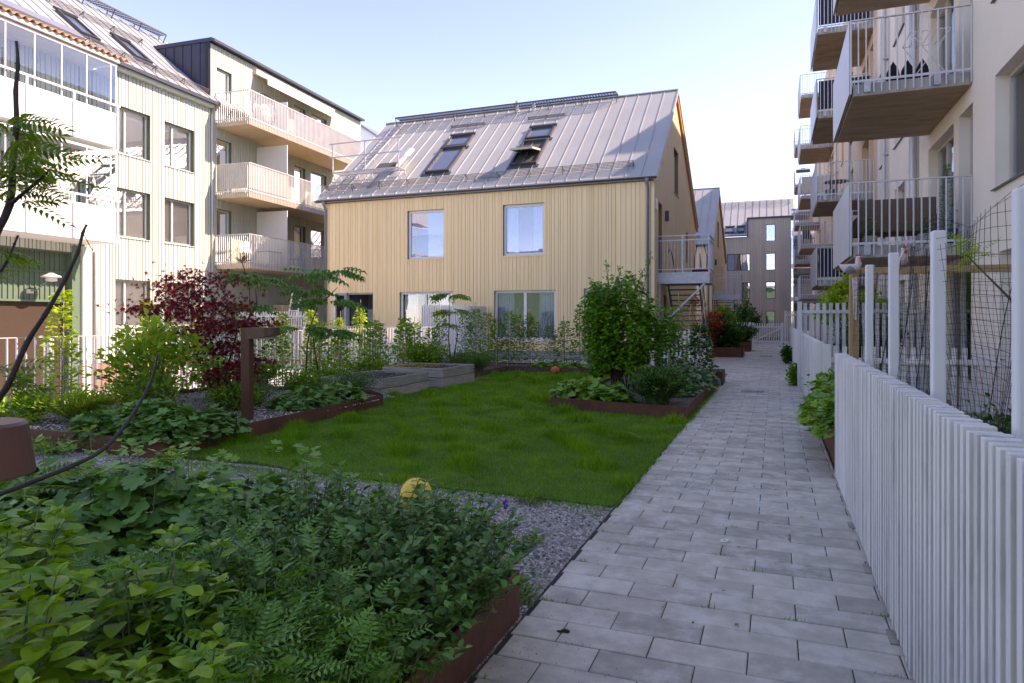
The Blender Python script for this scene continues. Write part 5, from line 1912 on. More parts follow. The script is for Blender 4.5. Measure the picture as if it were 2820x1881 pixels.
# drain covers in the path
for (x_, y_, lab) in ((-.42, 14.7, 'dark drain grate in the middle of the path beside the island bed'), (-.3, 28.6, 'distant dark drain grate in the path beside the far planters')):
    t = thing('drain_cover', lab, 'drain', (x_, y_, 0))
    m = MB(); m.box(x_ - .22, x_ + .22, y_ - .17, y_ - .145, .003, .008); m.box(x_ - .22, x_ + .22, y_ + .145, y_ + .17, .003, .008)
    for k in range(10):
        xa = x_ - .215 + k * .045; m.box(xa, xa + .025, y_ - .145, y_ + .145, .003, .0075)
    m.build('grate', M_dsteel, t)
    m = MB(); m.box(x_ - .22, x_ + .22, y_ - .17, y_ + .17, .0025, .003); m.build('shaft', M_joint, t)  # thin dark sheet painted as the shade below the grate

# chalk scribbles
M_chalk = mat('chalk', (.60, .70, .68), .9, var=.35, scale=60)
t = thing('chalk_drawing', 'pale chalk scribbles on the paving next to the lawn corner', 'chalk drawing', (-.7, 6.2, 0))
m = MB()
rr = random.Random(4)
def chalk(pts, wd=.006):
    for a, b in zip(pts[:-1], pts[1:]):
        a = Vector((*a, .0048)); b = Vector((*b, .0048)); d = (b - a)
        if d.length < 1e-5: continue
        n_ = Vector((-d.y, d.x, 0)).normalized() * wd / 2
        m.hexa([a - n_, b - n_, b + n_, a + n_] + [v_ + Vector((0, 0, .0008)) for v_ in (a - n_, b - n_, b + n_, a + n_)])
chalk([(-1.02, 6.45), (-.8, 6.38), (-.9, 6.2), (-.68, 6.33), (-.72, 6.08), (-.5, 6.3), (-.48, 6.05)])
chalk([(-1.05, 6.1), (-.9, 6.02), (-.85, 6.12), (-.7, 5.95), (-.62, 6.08), (-.5, 5.9)])
chalk([(-.6, 6.75), (-.2, 6.62), (.0, 6.4), (-.15, 6.2), (-.4, 6.22), (-.7, 6.5)])
chalk([(-.45, 6.0), (-.1, 5.78)]); chalk([(-.25, 5.72), (-.12, 5.6), (.0, 5.78)]); chalk([(-.12, 6.0), (-.12, 5.6)])
chalk([(-1.0, 6.9), (-.7, 6.85), (-.3, 6.95)]); chalk([(-.95, 7.2), (-.5, 7.1)]); chalk([(-.9, 6.6), (-.6, 6.55), (-.55, 6.75)])
m.build('strokes', M_chalk, t)
# dark clot and white ring on the paving
t = thing('soil_clot', 'black lump of soil on a paving slab near the bottom of the path', 'soil clot', (-.93, 3.25, 0))
m = MB(); m.sphere((-.93, 3.13, .008), .018, 10, 6, (1.3, .6, .5)); m.sphere((-.955, 3.12, .006), .011, 8, 5, (1.6, .6, .5)); m.build('lump', M_joint, t)
t = thing('shell', 'small white ring-shaped shell on the path', 'shell', (-.31, 4.9, 0))
m = MB(); m.tube([(-.31 + .022 * math.cos(a), 4.78 + .022 * math.sin(a), .008) for a in np.linspace(0, 2 * math.pi, 13)], .007, 5, cap=False); m.build('ring', M_white, t)

# ============================================================ CAT NET GARDEN (right)
PX = .70
for k, (y_, z1) in enumerate(((6.05, 1.92), (4.87, 1.91), (3.62, 1.90), (2.46, 1.89))):
    labs = ['farthest', 'second farthest', 'second nearest', 'nearest']
    t = thing('net_post', 'white square post holding the black net, %s of the four' % labs[k], 'post', (PX, y_, 0), 0, 'white net posts behind the fence')
    m = MB(); m.box(PX - .028, PX + .028, y_ - .028, y_ + .028, 0, z1); m.build('shaft', M_fencew, t, bevel=.008)
    m = MB()
    for z in np.arange(.5, z1, .35):
        m.tube([(PX + .03, y_ - .005, z), (PX + .045, y_ + .004, z + .012), (PX + .032, y_ + .012, z + .02)], .0022, 4)
    m.build('wire_hooks', M_steel, t)
t = thing('net_frame', 'raw timber post and beam closing the netted garden', 'timber frame', (.72, 7.6, 0))  # plain post and beam frame carrying the net
m = MB(); m.box(.70, .78, 7.55, 7.63, 0, 1.93); m.build('post', M_timber, t, bevel=.004)
m = MB(); m.box(.70, 3.0, 7.56, 7.61, 1.93, 2.0); m.build('beam', M_timber, t, bevel=.004)
t = thing('cat_net', 'sagging black mesh net hung on the posts around the small garden', 'net', (PX, 5, 0))
m = MB()
def netline(f, us, r_=.0011):
    pts = [f(u) for u in us]
    m.tube(pts, r_, 3, cap=False)
def side(y, z):
    sag = .05 * math.sin((y * 2.1)) * math.sin(z * 2.4) + .02 * math.sin(y * 9 + z * 5)
    return Vector((PX + .045 + sag, y, z))
for z in np.arange(.62, 2.0, .048):
    ztop = lambda y: z
    netline(lambda y: side(y, min(z + .012 * math.sin(y * 7 + z * 3), 1.86 + .1 * math.sin(y * 3) ** 2)), np.arange(1.6, 7.62, .12))
for y in np.arange(1.6, 7.6, .048):
    netline(lambda z: side(y + .012 * math.sin(z * 9 + y * 2), z), np.linspace(.62, 1.88 + .05 * math.sin(y * 3), 14))
m.build('side_net', M_net, t)
m = MB()
def back(x, z):
    return Vector((x, 7.52 + .04 * math.sin(x * 5 + z * 3), z))
for z in np.arange(.5, 1.95, .055):
    netline(lambda x: back(x, z + .014 * math.sin(x * 8 + z)), np.arange(.74, 3.0, .12), .0014)
for x in np.arange(.76, 3.0, .055):
    netline(lambda z: back(x + .012 * math.sin(z * 7), z), np.linspace(.5, 1.95, 10), .0014)
for k, x in enumerate((1.2, 1.75, 2.2)):
    netline(lambda z: back(x + .18 * z * (.5 + .4 * k), z), np.linspace(.4, 1.95, 10), .005)
m.build('end_net', M_net, t)

M_hen = mat('grey_glaze', (.22, .21, .22), .45, var=.25, scale=14)
M_henw = mat('pale_pink_glaze', (.62, .50, .48), .45, var=.1)
M_henr = mat('red_glaze', (.42, .015, .02), .4)
def hen(label, x, y, z, rz):
    t = thing('hen_figurine', label, 'figurine', (x, y, z), rz)
    fr = Frame((x, y, z), (math.cos(rz), math.sin(rz), 0), (-math.sin(rz), math.cos(rz), 0))
    P_ = lambda u, d, h_: tuple(fr(u, d, h_))
    m = MB()
    # body and neck as one lofted shell along a curve
    pts = [(-.115, 0, .10), (-.10, 0, .085), (-.06, 0, .06), (0, 0, .05), (.045, 0, .065), (.06, 0, .10), (.055, 0, .14), (.06, 0, .165), (.075, 0, .168)]
    rad = [.004, .018, .042, .052, .045, .031, .024, .024, .008]
    m.tube([P_(*p_) for p_ in pts], rad, 14)
    m.build('body', M_henw, t, smooth=True)
    m = MB(); m.sphere(P_(-.012, 0, .046), .058, 16, 10, (1.12, 1.0, .80)); m.build('grey_breast', M_hen, t, smooth=True)
    m = MB()
    m.prism([P_(.035, -.006, .178), P_(.045, -.006, .20), P_(.055, -.006, .186), P_(.066, -.006, .205), P_(.075, -.006, .185), P_(.085, -.006, .19), P_(.082, -.006, .17), P_(.06, -.006, .172)], fr.N * .012)
    m.sphere(P_(.088, 0, .138), .012, 8, 6, (1, .7, 1.5))
    m.build('comb', M_henr, t)
    m = MB(); m.tube([P_(.08, 0, .163), P_(.105, 0, .155)], [.009, .001], 8); m.build('beak', mat('beak', (.45, .2, .05), .5), t)
    m = MB(); m.sphere(P_(.066, -.022, .168), .009, 8, 6); m.sphere(P_(.066, .022, .168), .009, 8, 6); m.build('eyes', M_white, t, smooth=True)
hen('pink and grey hen figurine with a red comb, left one, on the timber post top', .72, 7.58, 1.94, R(0))
hen('second hen figurine, turned towards the viewer, perched on the beam right of the first', 1.15, 7.58, 2.0, R(-70))
t = thing('plastic_scoop', 'narrow white plastic strip hanging from the timber post under the first hen', 'strip', (.74, 7.53, 1.5))
m = MB(); m.hexa([(.735, 7.52, 1.48), (.755, 7.52, 1.48), (.755, 7.53, 1.48), (.735, 7.53, 1.48), (.72, 7.52, 1.9), (.77, 7.52, 1.9), (.77, 7.53, 1.9), (.72, 7.53, 1.9)]); m.build('strip_body', M_white, t)
# ============================================================ PLANTS
A = np.array
def cluster_bed(name, label, fn, mt, cat='ground cover', kind='stuff'):
    F = Foliage(); fn(F)
    return tag(F.build(name, mt), label, cat, kind=kind)

# --- near left bed
def f_(F):
    for (x, y, rx, ry, h, n) in ((-3.9, 2.85, .75, .55, .46, 620), (-3.1, 2.8, .6, .55, .50, 620), (-2.5, 2.75, .45, .5, .48, 420), (-4.6, 2.5, .6, .7, .40, 420), (-3.3, 2.1, .8, .5, .46, 420)):
        mound(F, T_PALM, (x, y), rx, ry, h, n, .125, z0=.16)
    # taller flowering stalks with small leaf rosettes
cluster_bed('cranesbill_cover', 'mass of lobed grey-green leaves spilling to the back edge of the nearest bed', f_, L_ger)
m = MB(); F = Foliage()
t = thing('cranesbill_stalks', 'light green leafy stalks rising above the lobed leaves at the back of the nearest bed', 'plant', (-3.2, 2.9, .16))
for k in range(42):
    x = RNG.uniform(-4.3, -2.2); y = RNG.uniform(2.5, 3.25); h = RNG.uniform(.42, .62)
    lx, ly = RNG.normal(0, .05, 2)
    m.tube([(x, y, .2), (x + lx * .5, y + ly * .5, .2 + h * .5), (x + lx, y + ly, .16 + h)], .003, 4, cap=False)
    n = 7
    F.add(T_PALM, A([x + lx, y + ly, .16 + h]) + RNG.normal(0, .02, (n, 3)), rdir(n, .1, .2), upn(n, .3), RNG.uniform(.035, .075, n))
m.build('stems', M_gstem, t); F.build('foliage', L_gery, t)

def fine_patch(name, label, cx, cy, rx, ry, h, ns, per, size, tt, mt, z0=.16, lean=.25, stem=.0028, cat='plant', pn=.45, tpn=None):
    """many upright leafy stems"""
    t = thing(name, label, cat, (cx, cy, z0))
    m = MB(); F = Foliage(); P = []; D = []
    for k in range(ns):
        a = RNG.uniform(0, 6.283); r = math.sqrt(RNG.uniform(0, 1))
        x = cx + math.cos(a) * r * rx; y = cy + math.sin(a) * r * ry
        hh = h * RNG.uniform(.65, 1.05) * (1 - .3 * r ** 3)
        lx = math.cos(a) * r * lean + RNG.normal(0, .05); ly = math.sin(a) * r * lean + RNG.normal(0, .05)
        p0 = A([x, y, z0 - .02]); p2 = A([x + lx, y + ly, z0 + hh]); p1 = (p0 + p2) / 2 + A([-lx * .15, -ly * .15, .06])
        m.tube([tuple(q) for q in qpt((p0, p1, p2), np.linspace(0, 1, 4))], stem, 3, cap=False)
        tt_ = np.repeat(np.linspace(.25, 1, per // 2), 2)
        P.append(qpt((p0, p1, p2), tt_))
        a0 = RNG.uniform(0, 6.28) + np.arange(len(tt_)) // 2 * 1.57 + (np.arange(len(tt_)) % 2) * math.pi
        D.append(np.stack([np.cos(a0), np.sin(a0), .25 + .5 * (tt_ - .5)], 1))
    P = np.concatenate(P); D = np.concatenate(D); n = len(P)
    F.add(tt, P, D + RNG.normal(0, .2, (n, 3)), upn(n, pn), size * RNG.uniform(.6, 1.2, n))
    m.build('stems', M_gstem, t); F.build('foliage', mt, t)
    return t
fine_patch('catmint_plant', 'dark grey-green small-leaved clump at the lawn end of the nearest bed', -2.05, 2.76, .60, .40, .54, 260, 24, .048, T_OV, L_catmint, lean=.15, tpn=None)
fine_patch('catmint_plant', 'dark small-leaved clump leaning over the rusty corner towards the path', -1.52, 2.72, .32, .42, .50, 210, 24, .046, T_OV, L_catmint, lean=.24)
fine_patch('catmint_plant', 'dark small-leaved clump filling the middle right of the nearest bed', -1.85, 2.2, .50, .4, .52, 190, 22, .05, T_OV, L_catmint, lean=.15, tpn=None)
fine_patch('catmint_plant', 'sparse small-leaved sprigs hanging over the rusty edge beside the paving', -1.30, 2.35, .12, .36, .34, 70, 18, .045, T_OV, L_catmint, lean=.14)

def pinn_patch(name, label, cx, cy, rx, ry, h, n, size, mt, z0=.16):
    t = thing(name, label, 'plant', (cx, cy, z0))
    m = MB(); F = Foliage(); P = []; D = []
    for k in range(n):
        a = RNG.uniform(0, 6.283); r = math.sqrt(RNG.uniform(0, 1))
        x = cx + math.cos(a) * r * rx; y = cy + math.sin(a) * r * ry; hh = h * RNG.uniform(.55, 1.05)
        lx, ly = RNG.normal(0, .07, 2)
        m.tube([(x, y, z0 - .02), (x + lx * .4, y + ly * .4, z0 + hh * .6), (x + lx, y + ly, z0 + hh)], .0025, 3, cap=False)
        for j in range(6):
            f = .4 + .6 * j / 5
            P.append((x + lx * f, y + ly * f, z0 + hh * f)); b = RNG.uniform(0, 6.283)
            D.append((math.cos(b), math.sin(b), .35 + .3 * f))
    n_ = len(P)
    F.add(T_PIN, P, D, upn(n_, .35), size * RNG.uniform(.7, 1.15, n_))
    m.build('stems', M_gstem, t); F.build('foliage', mt, t)
    return t
pinn_patch('burnet_plant', 'feathery pinnate-leaved plant in the middle of the bottom edge of the picture', -1.42, 1.80, .30, .34, .40, 90, .15, L_pinn)
pinn_patch('burnet_plant', 'feathery plant between the big ovate leaves and the dark small-leaved clumps', -1.95, 2.0, .45, .35, .46, 90, .15, L_pinn)
pinn_patch('burnet_plant', 'small feathery sprig over the bare brown gravel at the bottom', -1.36, 1.72, .1, .16, .22, 14, .14, L_pinn)

def big_leaf_shrub(name, label, loc, ns, h, spread, size, mt, pairs=6, group=None, tmp=None, stemr=.0045, seedang=0):
    t = thing(name, label, 'shrub', loc, 0, group)
    m = MB(); F = Foliage(); P = []; D = []; N = []; S = []
    for (p0, p1, p2) in stem_curves(loc, h, spread, ns, .12, hvar=.3):
        q = qpt((p0, p1, p2), np.linspace(0, 1, 6))
        m.tube([tuple(v) for v in q], [stemr * (1 - .1 * i) for i in range(6)], 5, cap=False)
        a0 = RNG.uniform(0, 6.28)
        for j in range(pairs):
            f = .3 + .7 * j / (pairs - 1)
            c = qpt((p0, p1, p2), [f])[0]
            a = a0 + j * 1.57
            for sg in (0, math.pi):
                dd = A([math.cos(a + sg), math.sin(a + sg), .42 - .35 * (1 - f) + RNG.normal(0, .15)])
                st = c + dd / np.linalg.norm(dd) * size * .18
                P.append(st); D.append(dd + A([0, 0, -.1])); N.append(A([0, 0, 1]) + RNG.normal(0, .25, 3)); S.append(size * (1.05 - .45 * f ** 4) * RNG.uniform(.75, 1.15))
        # young tuft
        for j in range(4):
            a = RNG.uniform(0, 6.28); P.append(p2); D.append(A([math.cos(a), math.sin(a), 1.2])); N.append(A([-math.cos(a), -math.sin(a), .5])); S.append(size * .42)
    F.add(tmp or T_HYD, P, D, N, A(S))
    m.build('stems', M_gstem, t); F.build('foliage', mt, t)
    return t
def t_serrate():
    """ovate leaf with a midrib fold, curved and finely scalloped"""
    v = [(0, 0, 0)]; f = []
    n = 9
    ys = np.linspace(0, 1, n)
    prof = [0, .17, .27, .31, .30, .26, .20, .11, 0]
    idx = []
    for i, y in enumerate(ys):
        z = -.22 * y * y + .05 * y
        w_ = prof[i] * (1.0 if i % 2 == 0 else 1.05)
        b = len(v)
        v += [(0, y, z), (-w_, y + .03, z + w_ * .25), (w_, y + .03, z + w_ * .25), (-w_ * .5, y + .01, z + w_ * .20), (w_ * .5, y + .01, z + w_ * .20)]
        idx.append(b)
    for i in range(n - 1):
        a, b = idx[i], idx[i + 1]
        f += [(a, b, b + 3, a + 3), (a + 3, b + 3, b + 1, a + 1), (a, a + 4, b + 4, b), (a + 4, a + 2, b + 2, b + 4)]
    return tpl(v, f)
T_HYD = t_serrate()
for (x, y, h, sp, n, sz, lab) in ((-2.15, 1.35, .66, .42, 26, .125, 'broad yellow-green leaved shrub in the bottom left corner with the largest leaves'),
                              (-2.75, 1.75, .62, .42, 24, .12, 'broad-leaved shrub in the nearest bed, touching the left edge of the picture'),
                              (-1.95, 1.75, .62, .34, 18, .105, 'broad-leaved shrub just right of the biggest-leaved one, before the feathery plants'),
                              (-1.45, 1.38, .50, .28, 18, .10, 'smaller broad-leaved shrub at the bottom edge, rightmost of the broad-leaved ones'),
                              (-1.68, 1.1, .52, .32, 18, .11, 'broad-leaved shrub at the bottom edge, lowest of the broad-leaved ones')):
    big_leaf_shrub('hydrangea_shrub', lab, (x, y, .16), n, h, sp, sz, L_hydr)

# --- sumac at the left edge, close to the camera
def P3(vx, vy, d):      # point seen at a given spot of the 2351 px wide plan view, at depth d
    u = (vx / .83369 - 1410) / 1880 * d; v = (876 - vy / .83369) / 1880 * d
    a = R(21.03)
    return Vector((-math.sin(a) * d + math.cos(a) * u, math.cos(a) * d + math.sin(a) * u, 1.5 + v))
t = thing('sumac_tree', 'young sumac with bare dark curved branches and pinnate leaves at the left edge', 'tree', (-3.1, 1.3, .15))
def smooth_curve(pts, n=22):
    """Catmull-Rom through the points"""
    P = [pts[0]] + list(pts) + [pts[-1]]
    out = []
    k = len(pts) - 1
    for i in range(k):
        for j in range(max(2, n // k)):
            t_ = j / max(2, n // k)
            a, b, c, d = P[i], P[i + 1], P[i + 2], P[i + 3]
            out.append(.5 * ((2 * b) + (c - a) * t_ + (2 * a - 5 * b + 4 * c - d) * t_ * t_ + (3 * b - a - 3 * c + d) * t_ ** 3))
    out.append(pts[-1])
    return out
m = MB()
def branch(pts, r0, r1):
    q = smooth_curve(pts)
    n = len(q)
    rr_ = [r0 + (r1 - r0) * i / (n - 1) + (.0012 if i % 3 == 0 else 0) for i in range(n)]
    m.tube(q, rr_, 7)
    for i in range(3, n - 1, 3):      # buds
        a = RNG.uniform(0, 6.28); o_ = Vector((math.cos(a), math.sin(a), .6)).normalized()
        m.tube([q[i], q[i] + o_ * rr_[i] * 1.9], [rr_[i] * .55, rr_[i] * .15], 4)
branch([P3(-40, 960, 2.1), P3(15, 890, 2.1), P3(60, 790, 2.1), P3(108, 715, 2.1), P3(150, 640, 2.1), P3(178, 580, 2.1), P3(190, 535, 2.1), P3(199, 516, 2.1)], .0095, .003)
m.tube([P3(193, 540, 2.1), P3(212, 575, 2.12)], .0015, 4)
branch([P3(-40, 1150, 2.0), P3(60, 1112, 2.0), P3(165, 1070, 2.05), P3(240, 1030, 2.1), P3(300, 960, 2.15), P3(340, 890, 2.2), P3(355, 850, 2.2), P3(362, 812, 2.2)], .0075, .0035)
branch([P3(-60, 700, 2.5), P3(-20, 560, 2.5), P3(22, 470, 2.5), P3(30, 360, 2.5), P3(38, 290, 2.5), P3(36, 210, 2.5), P3(41, 150, 2.5), P3(38, 95, 2.5)], .016, .0045)
branch([P3(22, 470, 2.5), P3(70, 430, 2.45), P3(110, 395, 2.4)], .008, .003)
branch([P3(-30, 660, 2.6), P3(10, 610, 2.6), P3(42, 540, 2.6)], .007, .003)
m.tube([P3(-60, 700, 2.5), P3(-90, 900, 2.5), P3(-90, 1250, 2.4), Vector((-3.15, 1.35, .1))], [.026, .03, .034, .038], 8)
m.tube([P3(-40, 960, 2.1), P3(-90, 1080, 2.2), P3(-90, 1250, 2.4)], [.014, .017, .02], 7)
m.tube([P3(-40, 1150, 2.0), P3(-90, 1200, 2.2), P3(-90, 1250, 2.4)], [.013, .015, .018], 7)
m.build('branches', M_dbark, t, smooth=True)
F = Foliage(); P = []; D = []; S = []
def leafburst(c, n, s, up=.2, bias=None):
    for k in range(n):
        a = RNG.uniform(0, 6.283)
        d = A([math.cos(a), math.sin(a), up + RNG.normal(0, .25)])
        if bias is not None: d = d * .6 + A(bias)
        P.append(tuple(c + Vector(RNG.normal(0, .012, 3)))); D.append(d); S.append(s * RNG.uniform(.75, 1.2))
for (vx, vy, n) in ((36, 285, 7), (28, 330, 7), (30, 380, 7), (60, 425, 6), (110, 395, 7), (24, 460, 7), (20, 300, 5), (80, 415, 4)):
    leafburst(P3(vx, vy, 2.5), n, .20, .25)
for (vx, vy, n) in ((0, 595, 5), (-10, 640, 3)):
    leafburst(P3(vx, vy, 2.6), n, .16)
for (vx, vy, n) in ((0, 905, 7), (10, 860, 5), (20, 950, 5), (-10, 1000, 5), (60, 1115, 4), (20, 1120, 6)):
    leafburst(P3(vx, vy, 2.15), n, .15, .3)
F.add(T_SUM, P, D, upn(len(P), .75), A(S))
F.build('foliage', L_sumac, t)

# --- red maple
def tiered_tree(name, label, base, trunk_pts, branches, leaf_fn, mt, bark=M_bark, r0=.03, cat='tree'):
    t = thing(name, label, cat, base)
    m = MB()
    for pts in trunk_pts:
        n = len(pts); m.tube([Vector(p_) for p_ in pts], [r0 * (1 - .75 * i / (n - 1)) for i in range(n)], 7)
    for a, b in branches:
        a = Vector(a); b = Vector(b); mid = (a + b) / 2 + Vector((0, 0, .05))
        m.tube([a, mid, b], [.010, .007, .003], 5)
    m.build('trunk', bark, t, smooth=True)
    F = Foliage(); leaf_fn(F); F.build('foliage', mt, t)
    return t
def maple_leaves(F):
    for (vx, vy, w_, h_, d, n) in ((440, 632, 55, 12, 10.4, 110), (400, 650, 60, 14, 10.3, 110), (500, 640, 60, 12, 10.6, 90), (450, 672, 95, 14, 10.4, 220), (385, 700, 85, 14, 10.2, 210), (500, 700, 80, 14, 10.6, 220),
                                   (340, 708, 45, 10, 10.2, 90), (430, 722, 90, 14, 10.3, 240), (400, 762, 80, 14, 10.3, 220), (490, 752, 85, 15, 10.4, 250), (545, 742, 70, 12, 10.5, 190), (590, 738, 40, 7, 10.6, 60),
                                   (470, 795, 80, 14, 10.3, 230), (525, 795, 60, 12, 10.5, 160), (500, 832, 60, 14, 10.3, 180), (540, 850, 70, 14, 10.2, 190), (590, 828, 32, 8, 10.3, 80), (480, 862, 50, 12, 10.4, 110), (520, 885, 40, 10, 10.3, 60)):
        c = P3(vx, vy, d)
        px = d / 1880 / .83369
        n = int(n * 1.2)
        P = np.array(c) + RNG.normal(0, 1, (n, 3)) * A([w_ * px * .55, .22, h_ * px * .85])
        dd = rdir(n, -.6, .35); F.add(T_MAPLE, P, dd, upn(n, .9), RNG.uniform(.065, .105, n))
tb = P3(505, 905, 10.3); tb.z = .14
tiered_tree('red_maple', 'small Japanese maple with dark red leaves in the left bed', tuple(tb),
            [[tuple(tb), P3(500, 830, 10.3), P3(470, 740, 10.3), P3(440, 640, 10.4)], [tuple(tb), P3(520, 850, 10.3), P3(545, 760, 10.5), P3(505, 650, 10.6)], [tuple(tb), P3(470, 850, 10.3), P3(420, 770, 10.3), P3(345, 710, 10.2)]],
            [(P3(475, 750, 10.3), P3(560, 735, 10.5)), (P3(470, 740, 10.3), P3(385, 700, 10.2)), (P3(510, 850, 10.3), P3(595, 828, 10.3)), (P3(450, 690, 10.3), P3(500, 640, 10.6))], maple_leaves, L_maple, M_dbark, .022)

# --- aralia trees with flat tiers of large pinnate leaves
def aralia(label, stems, tiers, base, mt=L_aralia, size=.42, r0=.02, tt=None):
    def lf(F):
        for (c, rad, n, s) in tiers:
            a = RNG.uniform(0, 6.283, n)
            r = np.sqrt(RNG.uniform(0.02, 1, n)) * rad * .35
            P = np.array(c) + np.stack([np.cos(a) * r, np.sin(a) * r, RNG.normal(0, .03, n)], 1)
            D = np.stack([np.cos(a), np.sin(a), RNG.normal(.12, .12, n)], 1)
            F.add(tt or T_PINBIG, P, D, upn(n, .15), s * RNG.uniform(.8, 1.15, n))
    return tiered_tree('aralia_tree', label, base, stems, [], lf, mt, M_bark, r0)
b1 = P3(555, 900, 11.3); b1.z = .14
aralia('slender aralia with flat leafy tiers behind the red maple', [[tuple(b1), P3(548, 800, 11.3), P3(575, 720, 11.3), P3(572, 655, 11.3)], [P3(565, 740, 11.3), P3(590, 700, 11.3), P3(585, 650, 11.3)], [P3(572, 655, 11.3), P3(555, 600, 11.3)]],
       [(P3(585, 640, 11.3), .45, 16, .38), (P3(560, 628, 11.2), .25, 8, .32), (P3(572, 705, 11.3), .4, 14, .38), (P3(560, 745, 11.2), .3, 8, .32)], tuple(b1))
F = Foliage(); n = 16
c = np.array(P3(556, 603, 11.3))
t = thing('aralia_shoot', 'young bronze-coloured shoot topping the aralia behind the maple', 'shoot', tuple(c))
F.add(T_PIN, c + RNG.normal(0, .02, (n, 3)), rdir(n, .9, .3), upn(n, .4), .16); F.build('foliage', leafmat('bronze_leaf', (.14, .05, .02), (.28, .12, .04), .3), t)
b2 = P3(700, 885, 12.4); b2.z = .14
aralia('taller aralia with three flat leafy tiers beside the brown lamp', [[tuple(b2), P3(705, 800, 12.3), P3(712, 750, 12.3), P3(735, 690, 12.3), P3(725, 640, 12.3)], [P3(735, 880, 12.5), P3(722, 800, 12.4), P3(715, 745, 12.3)], [P3(735, 700, 12.3), P3(775, 660, 12.3)]],
       [(P3(730, 628, 12.3), .5, 16, .44), (P3(775, 622, 12.3), .3, 9, .42), (P3(715, 670, 12.3), .5, 15, .44), (P3(740, 695, 12.2), .5, 14, .48), (P3(690, 755, 12.3), .5, 13, .45), (P3(755, 762, 12.3), .4, 12, .45), (P3(770, 690, 12.2), .3, 8, .42)], tuple(b2), r0=.018)
b3 = P3(1038, 838, 17.8); b3.z = .12
aralia('smallest aralia, standing behind the raised beds before the white slatted screen', [[tuple(b3), P3(1030, 780, 17.8), P3(1032, 715, 17.8), P3(1035, 672, 17.8)], [tuple(b3), P3(1050, 770, 17.8), P3(1045, 720, 17.8)]],
       [(P3(1035, 678, 17.8), .4, 16, .45), (P3(1040, 715, 17.8), .35, 12, .42), (P3(1030, 745, 17.8), .3, 8, .36)], tuple(b3), mt=L_sumac, r0=.02)

# --- shrubs of the left bed
shrub('dogwood_shrub', 'bright yellow-green open shrub in front of the red maple', 'shrub', (-7.75, 6.9, .14), 1.3, .80, 34, 34, .08, T_OV, L_mid, tmin=.15, twig=.06, hvar=.5)
shrub('dogwood_shrub', 'yellow-green shoots topping the shrub before the maple, sunlight put into their colour', 'shrub', (-7.95, 6.95, .14), 1.52, .7, 26, 26, .10, T_OV, L_lime, tmin=.55, twig=.05)  # lighter leaf colour carries the sun on the shrub's top
def f_(F):
    for (x, y, rx, ry, h, n) in ((-6.75, 5.95, .55, .5, .42, 520), (-6.35, 5.75, .45, .4, .36, 380), (-7.2, 5.75, .5, .35, .34, 330), (-6.2, 6.3, .3, .4, .26, 160)):
        mound(F, T_PALM, (x, y), rx, ry, h, n, .125, z0=.12)
cluster_bed('cranesbill_cover', 'big dome of lobed green leaves at the front corner of the left bed', f_, L_ger)
def f_(F):
    for (x, y, rx, ry, h, n) in ((-6.75, 8.6, .45, .5, .30, 330), (-6.6, 9.3, .4, .45, .33, 330)):
        mound(F, T_PALM, (x, y), rx, ry, h, n, .12, z0=.12)
cluster_bed('cranesbill_cover', 'lobed green leaves along the lawn edge right of the brown lamp', f_, L_ger)
shrub('fine_leaved_shrub', 'low fine-leaved green shrub at the far corner of the left bed beside the raised bed', 'shrub', (-6.65, 9.75, .14), .55, .5, 60, 40, .035, T_SIM, L_dark, tmin=.1, twig=.04)
shrub('fine_leaved_shrub', 'tiny-leaved grey-green shrub behind the brown lamp', 'shrub', (-7.6, 8.6, .14), .5, .5, 50, 36, .03, T_SIM, L_grey, tmin=.1, twig=.04)
shrub('meadow_rue', 'sunlit lime-green ferny perennial near the left railing', 'plant', (-8.6, 6.35, .14), .42, .5, 90, 26, .065, T_NAR, L_lime, tmin=.2, twig=.02, up=.5)
shrub('low_perennial', 'low sprawling weeds along the rusty edge at the gravel left of the dome of leaves', 'plant', (-7.5, 5.3, .0), .2, .6, 60, 14, .04, T_SIM, L_mid, tmin=.1, twig=.03)
shrub('low_perennial', 'pale low perennial behind the lobed leaves near the left railing', 'plant', (-9.2, 6.0, .14), .4, .5, 50, 30, .06, T_OV, L_mid, tmin=.1)

for (x, y, h, sp, n, sz, tt_, mt_, lab) in ((-7.4, 7.9, .45, .45, 50, .05, T_OV, L_mid, 'low green perennial on the soil behind the brown lamp post'),
        (-8.9, 7.5, .55, .5, 60, .06, T_OV, L_lime, 'yellow-green perennial between railing and dogwood'), (-8.6, 9.0, .6, .55, 60, .06, T_OV, L_mid, 'leafy perennial at the foot of the first aralia'),
        (-7.7, 9.9, .5, .5, 60, .045, T_OV, L_mid, 'leafy perennial at the foot of the taller aralia'), (-8.9, 10.0, .7, .5, 60, .055, T_OV, L_mid, 'bushy perennial by the railing behind the taller aralia'),
        (-8.4, 11.6, .6, .5, 50, .06, T_OV, L_mid, 'green clump beside the nearer raised bed'), (-8.8, 13.6, .65, .55, 50, .06, T_OV, L_mid, 'green clump beside the farther raised bed'),
        (-9.3, 8.2, .5, .4, 50, .05, T_NAR, L_grey, 'grey-green tuft at the railing foot')):
    shrub('perennial', lab, 'plant', (x, y, .12 if y < 10.4 else 0), h, sp, n, 36, sz, tt_, mt_, tmin=.1, twig=.04, r0=.15)
F = Foliage(); n = 9000
x = RNG.uniform(-9.9, -6.1, n); y = RNG.uniform(5.5, 10.4, n)
F.add(T_ST, np.stack([x, y, np.full(n, .14)], 1), rdir(n, 0, .1), upn(n, .3), RNG.uniform(.008, .03, n))
tag(F.build('bed_stones', M_stone), 'small stones covering the soil of the big left bed', 'stones', kind='stuff')
